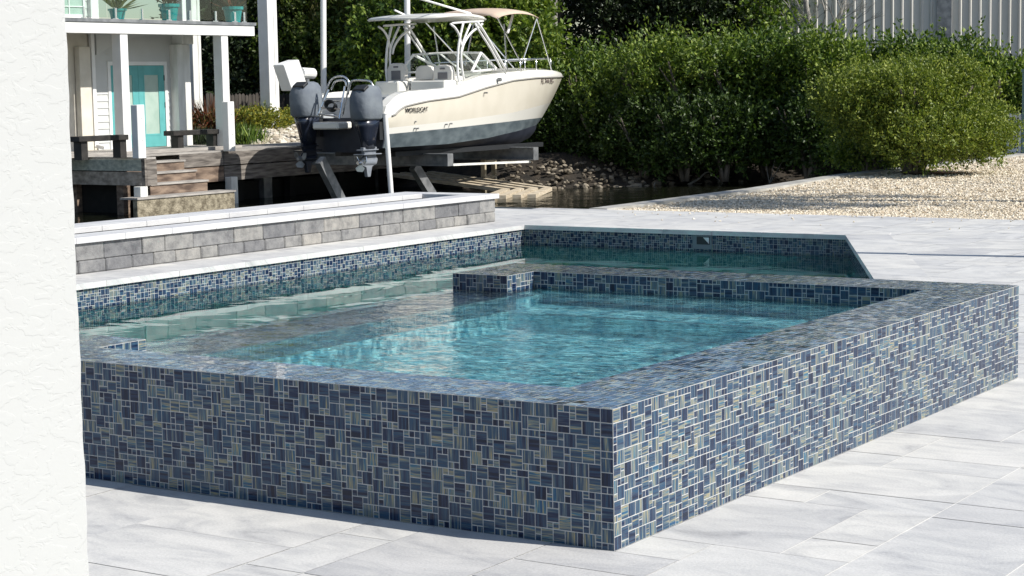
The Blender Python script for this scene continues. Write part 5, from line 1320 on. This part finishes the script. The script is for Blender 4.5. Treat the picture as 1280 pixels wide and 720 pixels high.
# lettering
def text(body, loc, size, mat_, parent, name='lettering', sx=1.0, normal='x', shear=0, rot=None):
    cu = bpy.data.curves.new(name, 'FONT'); cu.body = body; cu.size = size; cu.extrude = .004; cu.offset = size*.006; cu.shear = shear
    t = bpy.data.objects.new('tmp', cu); sc.collection.objects.link(t); bpy.context.view_layer.update()
    me = bpy.data.meshes.new_from_object(t.evaluated_get(bpy.context.evaluated_depsgraph_get())); bpy.data.objects.remove(t)
    me.materials.clear(); me.materials.append(mat_)
    o = bpy.data.objects.new(name, me); sc.collection.objects.link(o)
    Mx = Matrix(((0,0,1,0),(sx,0,0,0),(0,1,0,0),(0,0,0,1)))
    o.matrix_world = Matrix.Translation(loc) @ (rot or Matrix.Identity(4)) @ Mx
    if parent: o.parent = parent; 
    return o
def hull_x(y, z):
    """outer half beam of the cream side at (y, z)"""
    ys1 = [a[1] for a in rub]; b1 = np.interp(y, ys1, [a[0] for a in rub]); z1 = np.interp(y, ys1, [a[2] for a in rub])
    ys2 = [a[1] for a in bei]; b2 = np.interp(y, ys2, [a[0] for a in bei]); z2 = np.interp(y, ys2, [a[2] for a in bei])
    t = np.clip((z-z2)/(z1-z2), 0, 1); return b2+(b1-b2)*t+.015*math.sin(math.pi*t)
v = onx(505.5, 141, XC+1.305); v2 = onx(533.5, 138, XC+1.305)
hx = hull_x((v[1]+v2[1])/2, v[2])
lg = text('WORLDCAT', (XC+hx+.006, v[1], v[2]), .145, M_BLACKP, boat, sx=(v2[1]-v[1])/1.22, shear=.15)
wl_ = max(c_.co.x for c_ in lg.data.vertices); 
lg.matrix_world = Matrix.Translation((XC+hx+.022, v[1], v[2])) @ Matrix(((0,0,1,0),((v2[1]-v[1])/wl_,.0,0,0),((v2[2]-v[2])/wl_,1,0,0),(0,0,0,1)))
v = onx(675.5, 104.5, XC+1.0)
for it in range(4):
    hx = hull_x(v[1], v[2]); v = onx(675.5, 104.5, XC+hx)
y2 = v[1]+1.0; hx2 = hull_x(y2, v[2]+.02); ang = math.atan2(hx2-hx, 1.0)
fl = text('FL 744 BG', (0,0,0), .17, mat('faded_letters', (.16,.13,.12), .6), boat, name='registration')
wl_ = max(c_.co.x for c_ in fl.data.vertices); dirv = Vector((hx2-hx, 1.0, .02)).normalized(); nrm = dirv.cross(Vector((0,0,1))).normalized(); Lw = .95
fl.matrix_world = Matrix.Translation(Vector((XC+hx, v[1], v[2]))+nrm*.03) @ Matrix(((dirv.x*Lw/wl_, 0, nrm.x, 0), (dirv.y*Lw/wl_, 0, nrm.y, 0), (dirv.z*Lw/wl_, 1, nrm.z, 0), (0,0,0,1)))

# ------------------------------------------------------------------ things just outside the frame that shade the paving
up = thing('utility_pole', 'round grey utility pole standing right of the paving', 'pole')
a = onz(1096, 318.5, 0)
pb_ = (3.6, a[1]+.19*(3.6-a[0]))
MB().tube([(pb_[0], pb_[1], -.1), (pb_[0], pb_[1], 7.0)], .085, 12, r2=.075).build('shaft', M_GALV, up)
MB().box(pb_[0]-.12, pb_[0]+.12, pb_[1]-.12, pb_[1]+.12, .0, .03).build('base_plate', M_GALV, up)
pt = palm('palm on the gravel outside the right edge that shades the canal side', 1500, 25, 8.0, 12, r=.16, curve=.2)
pt.location = (.9, 19.6, 0)

bpy.context.view_layer.update()
for o in list(sc.objects):
    if o.type == 'EMPTY' and o.parent is None and o.location.length < 1e-6 and o.get('label'): base_at(o)
mbld.rotation_euler.z = R(17)
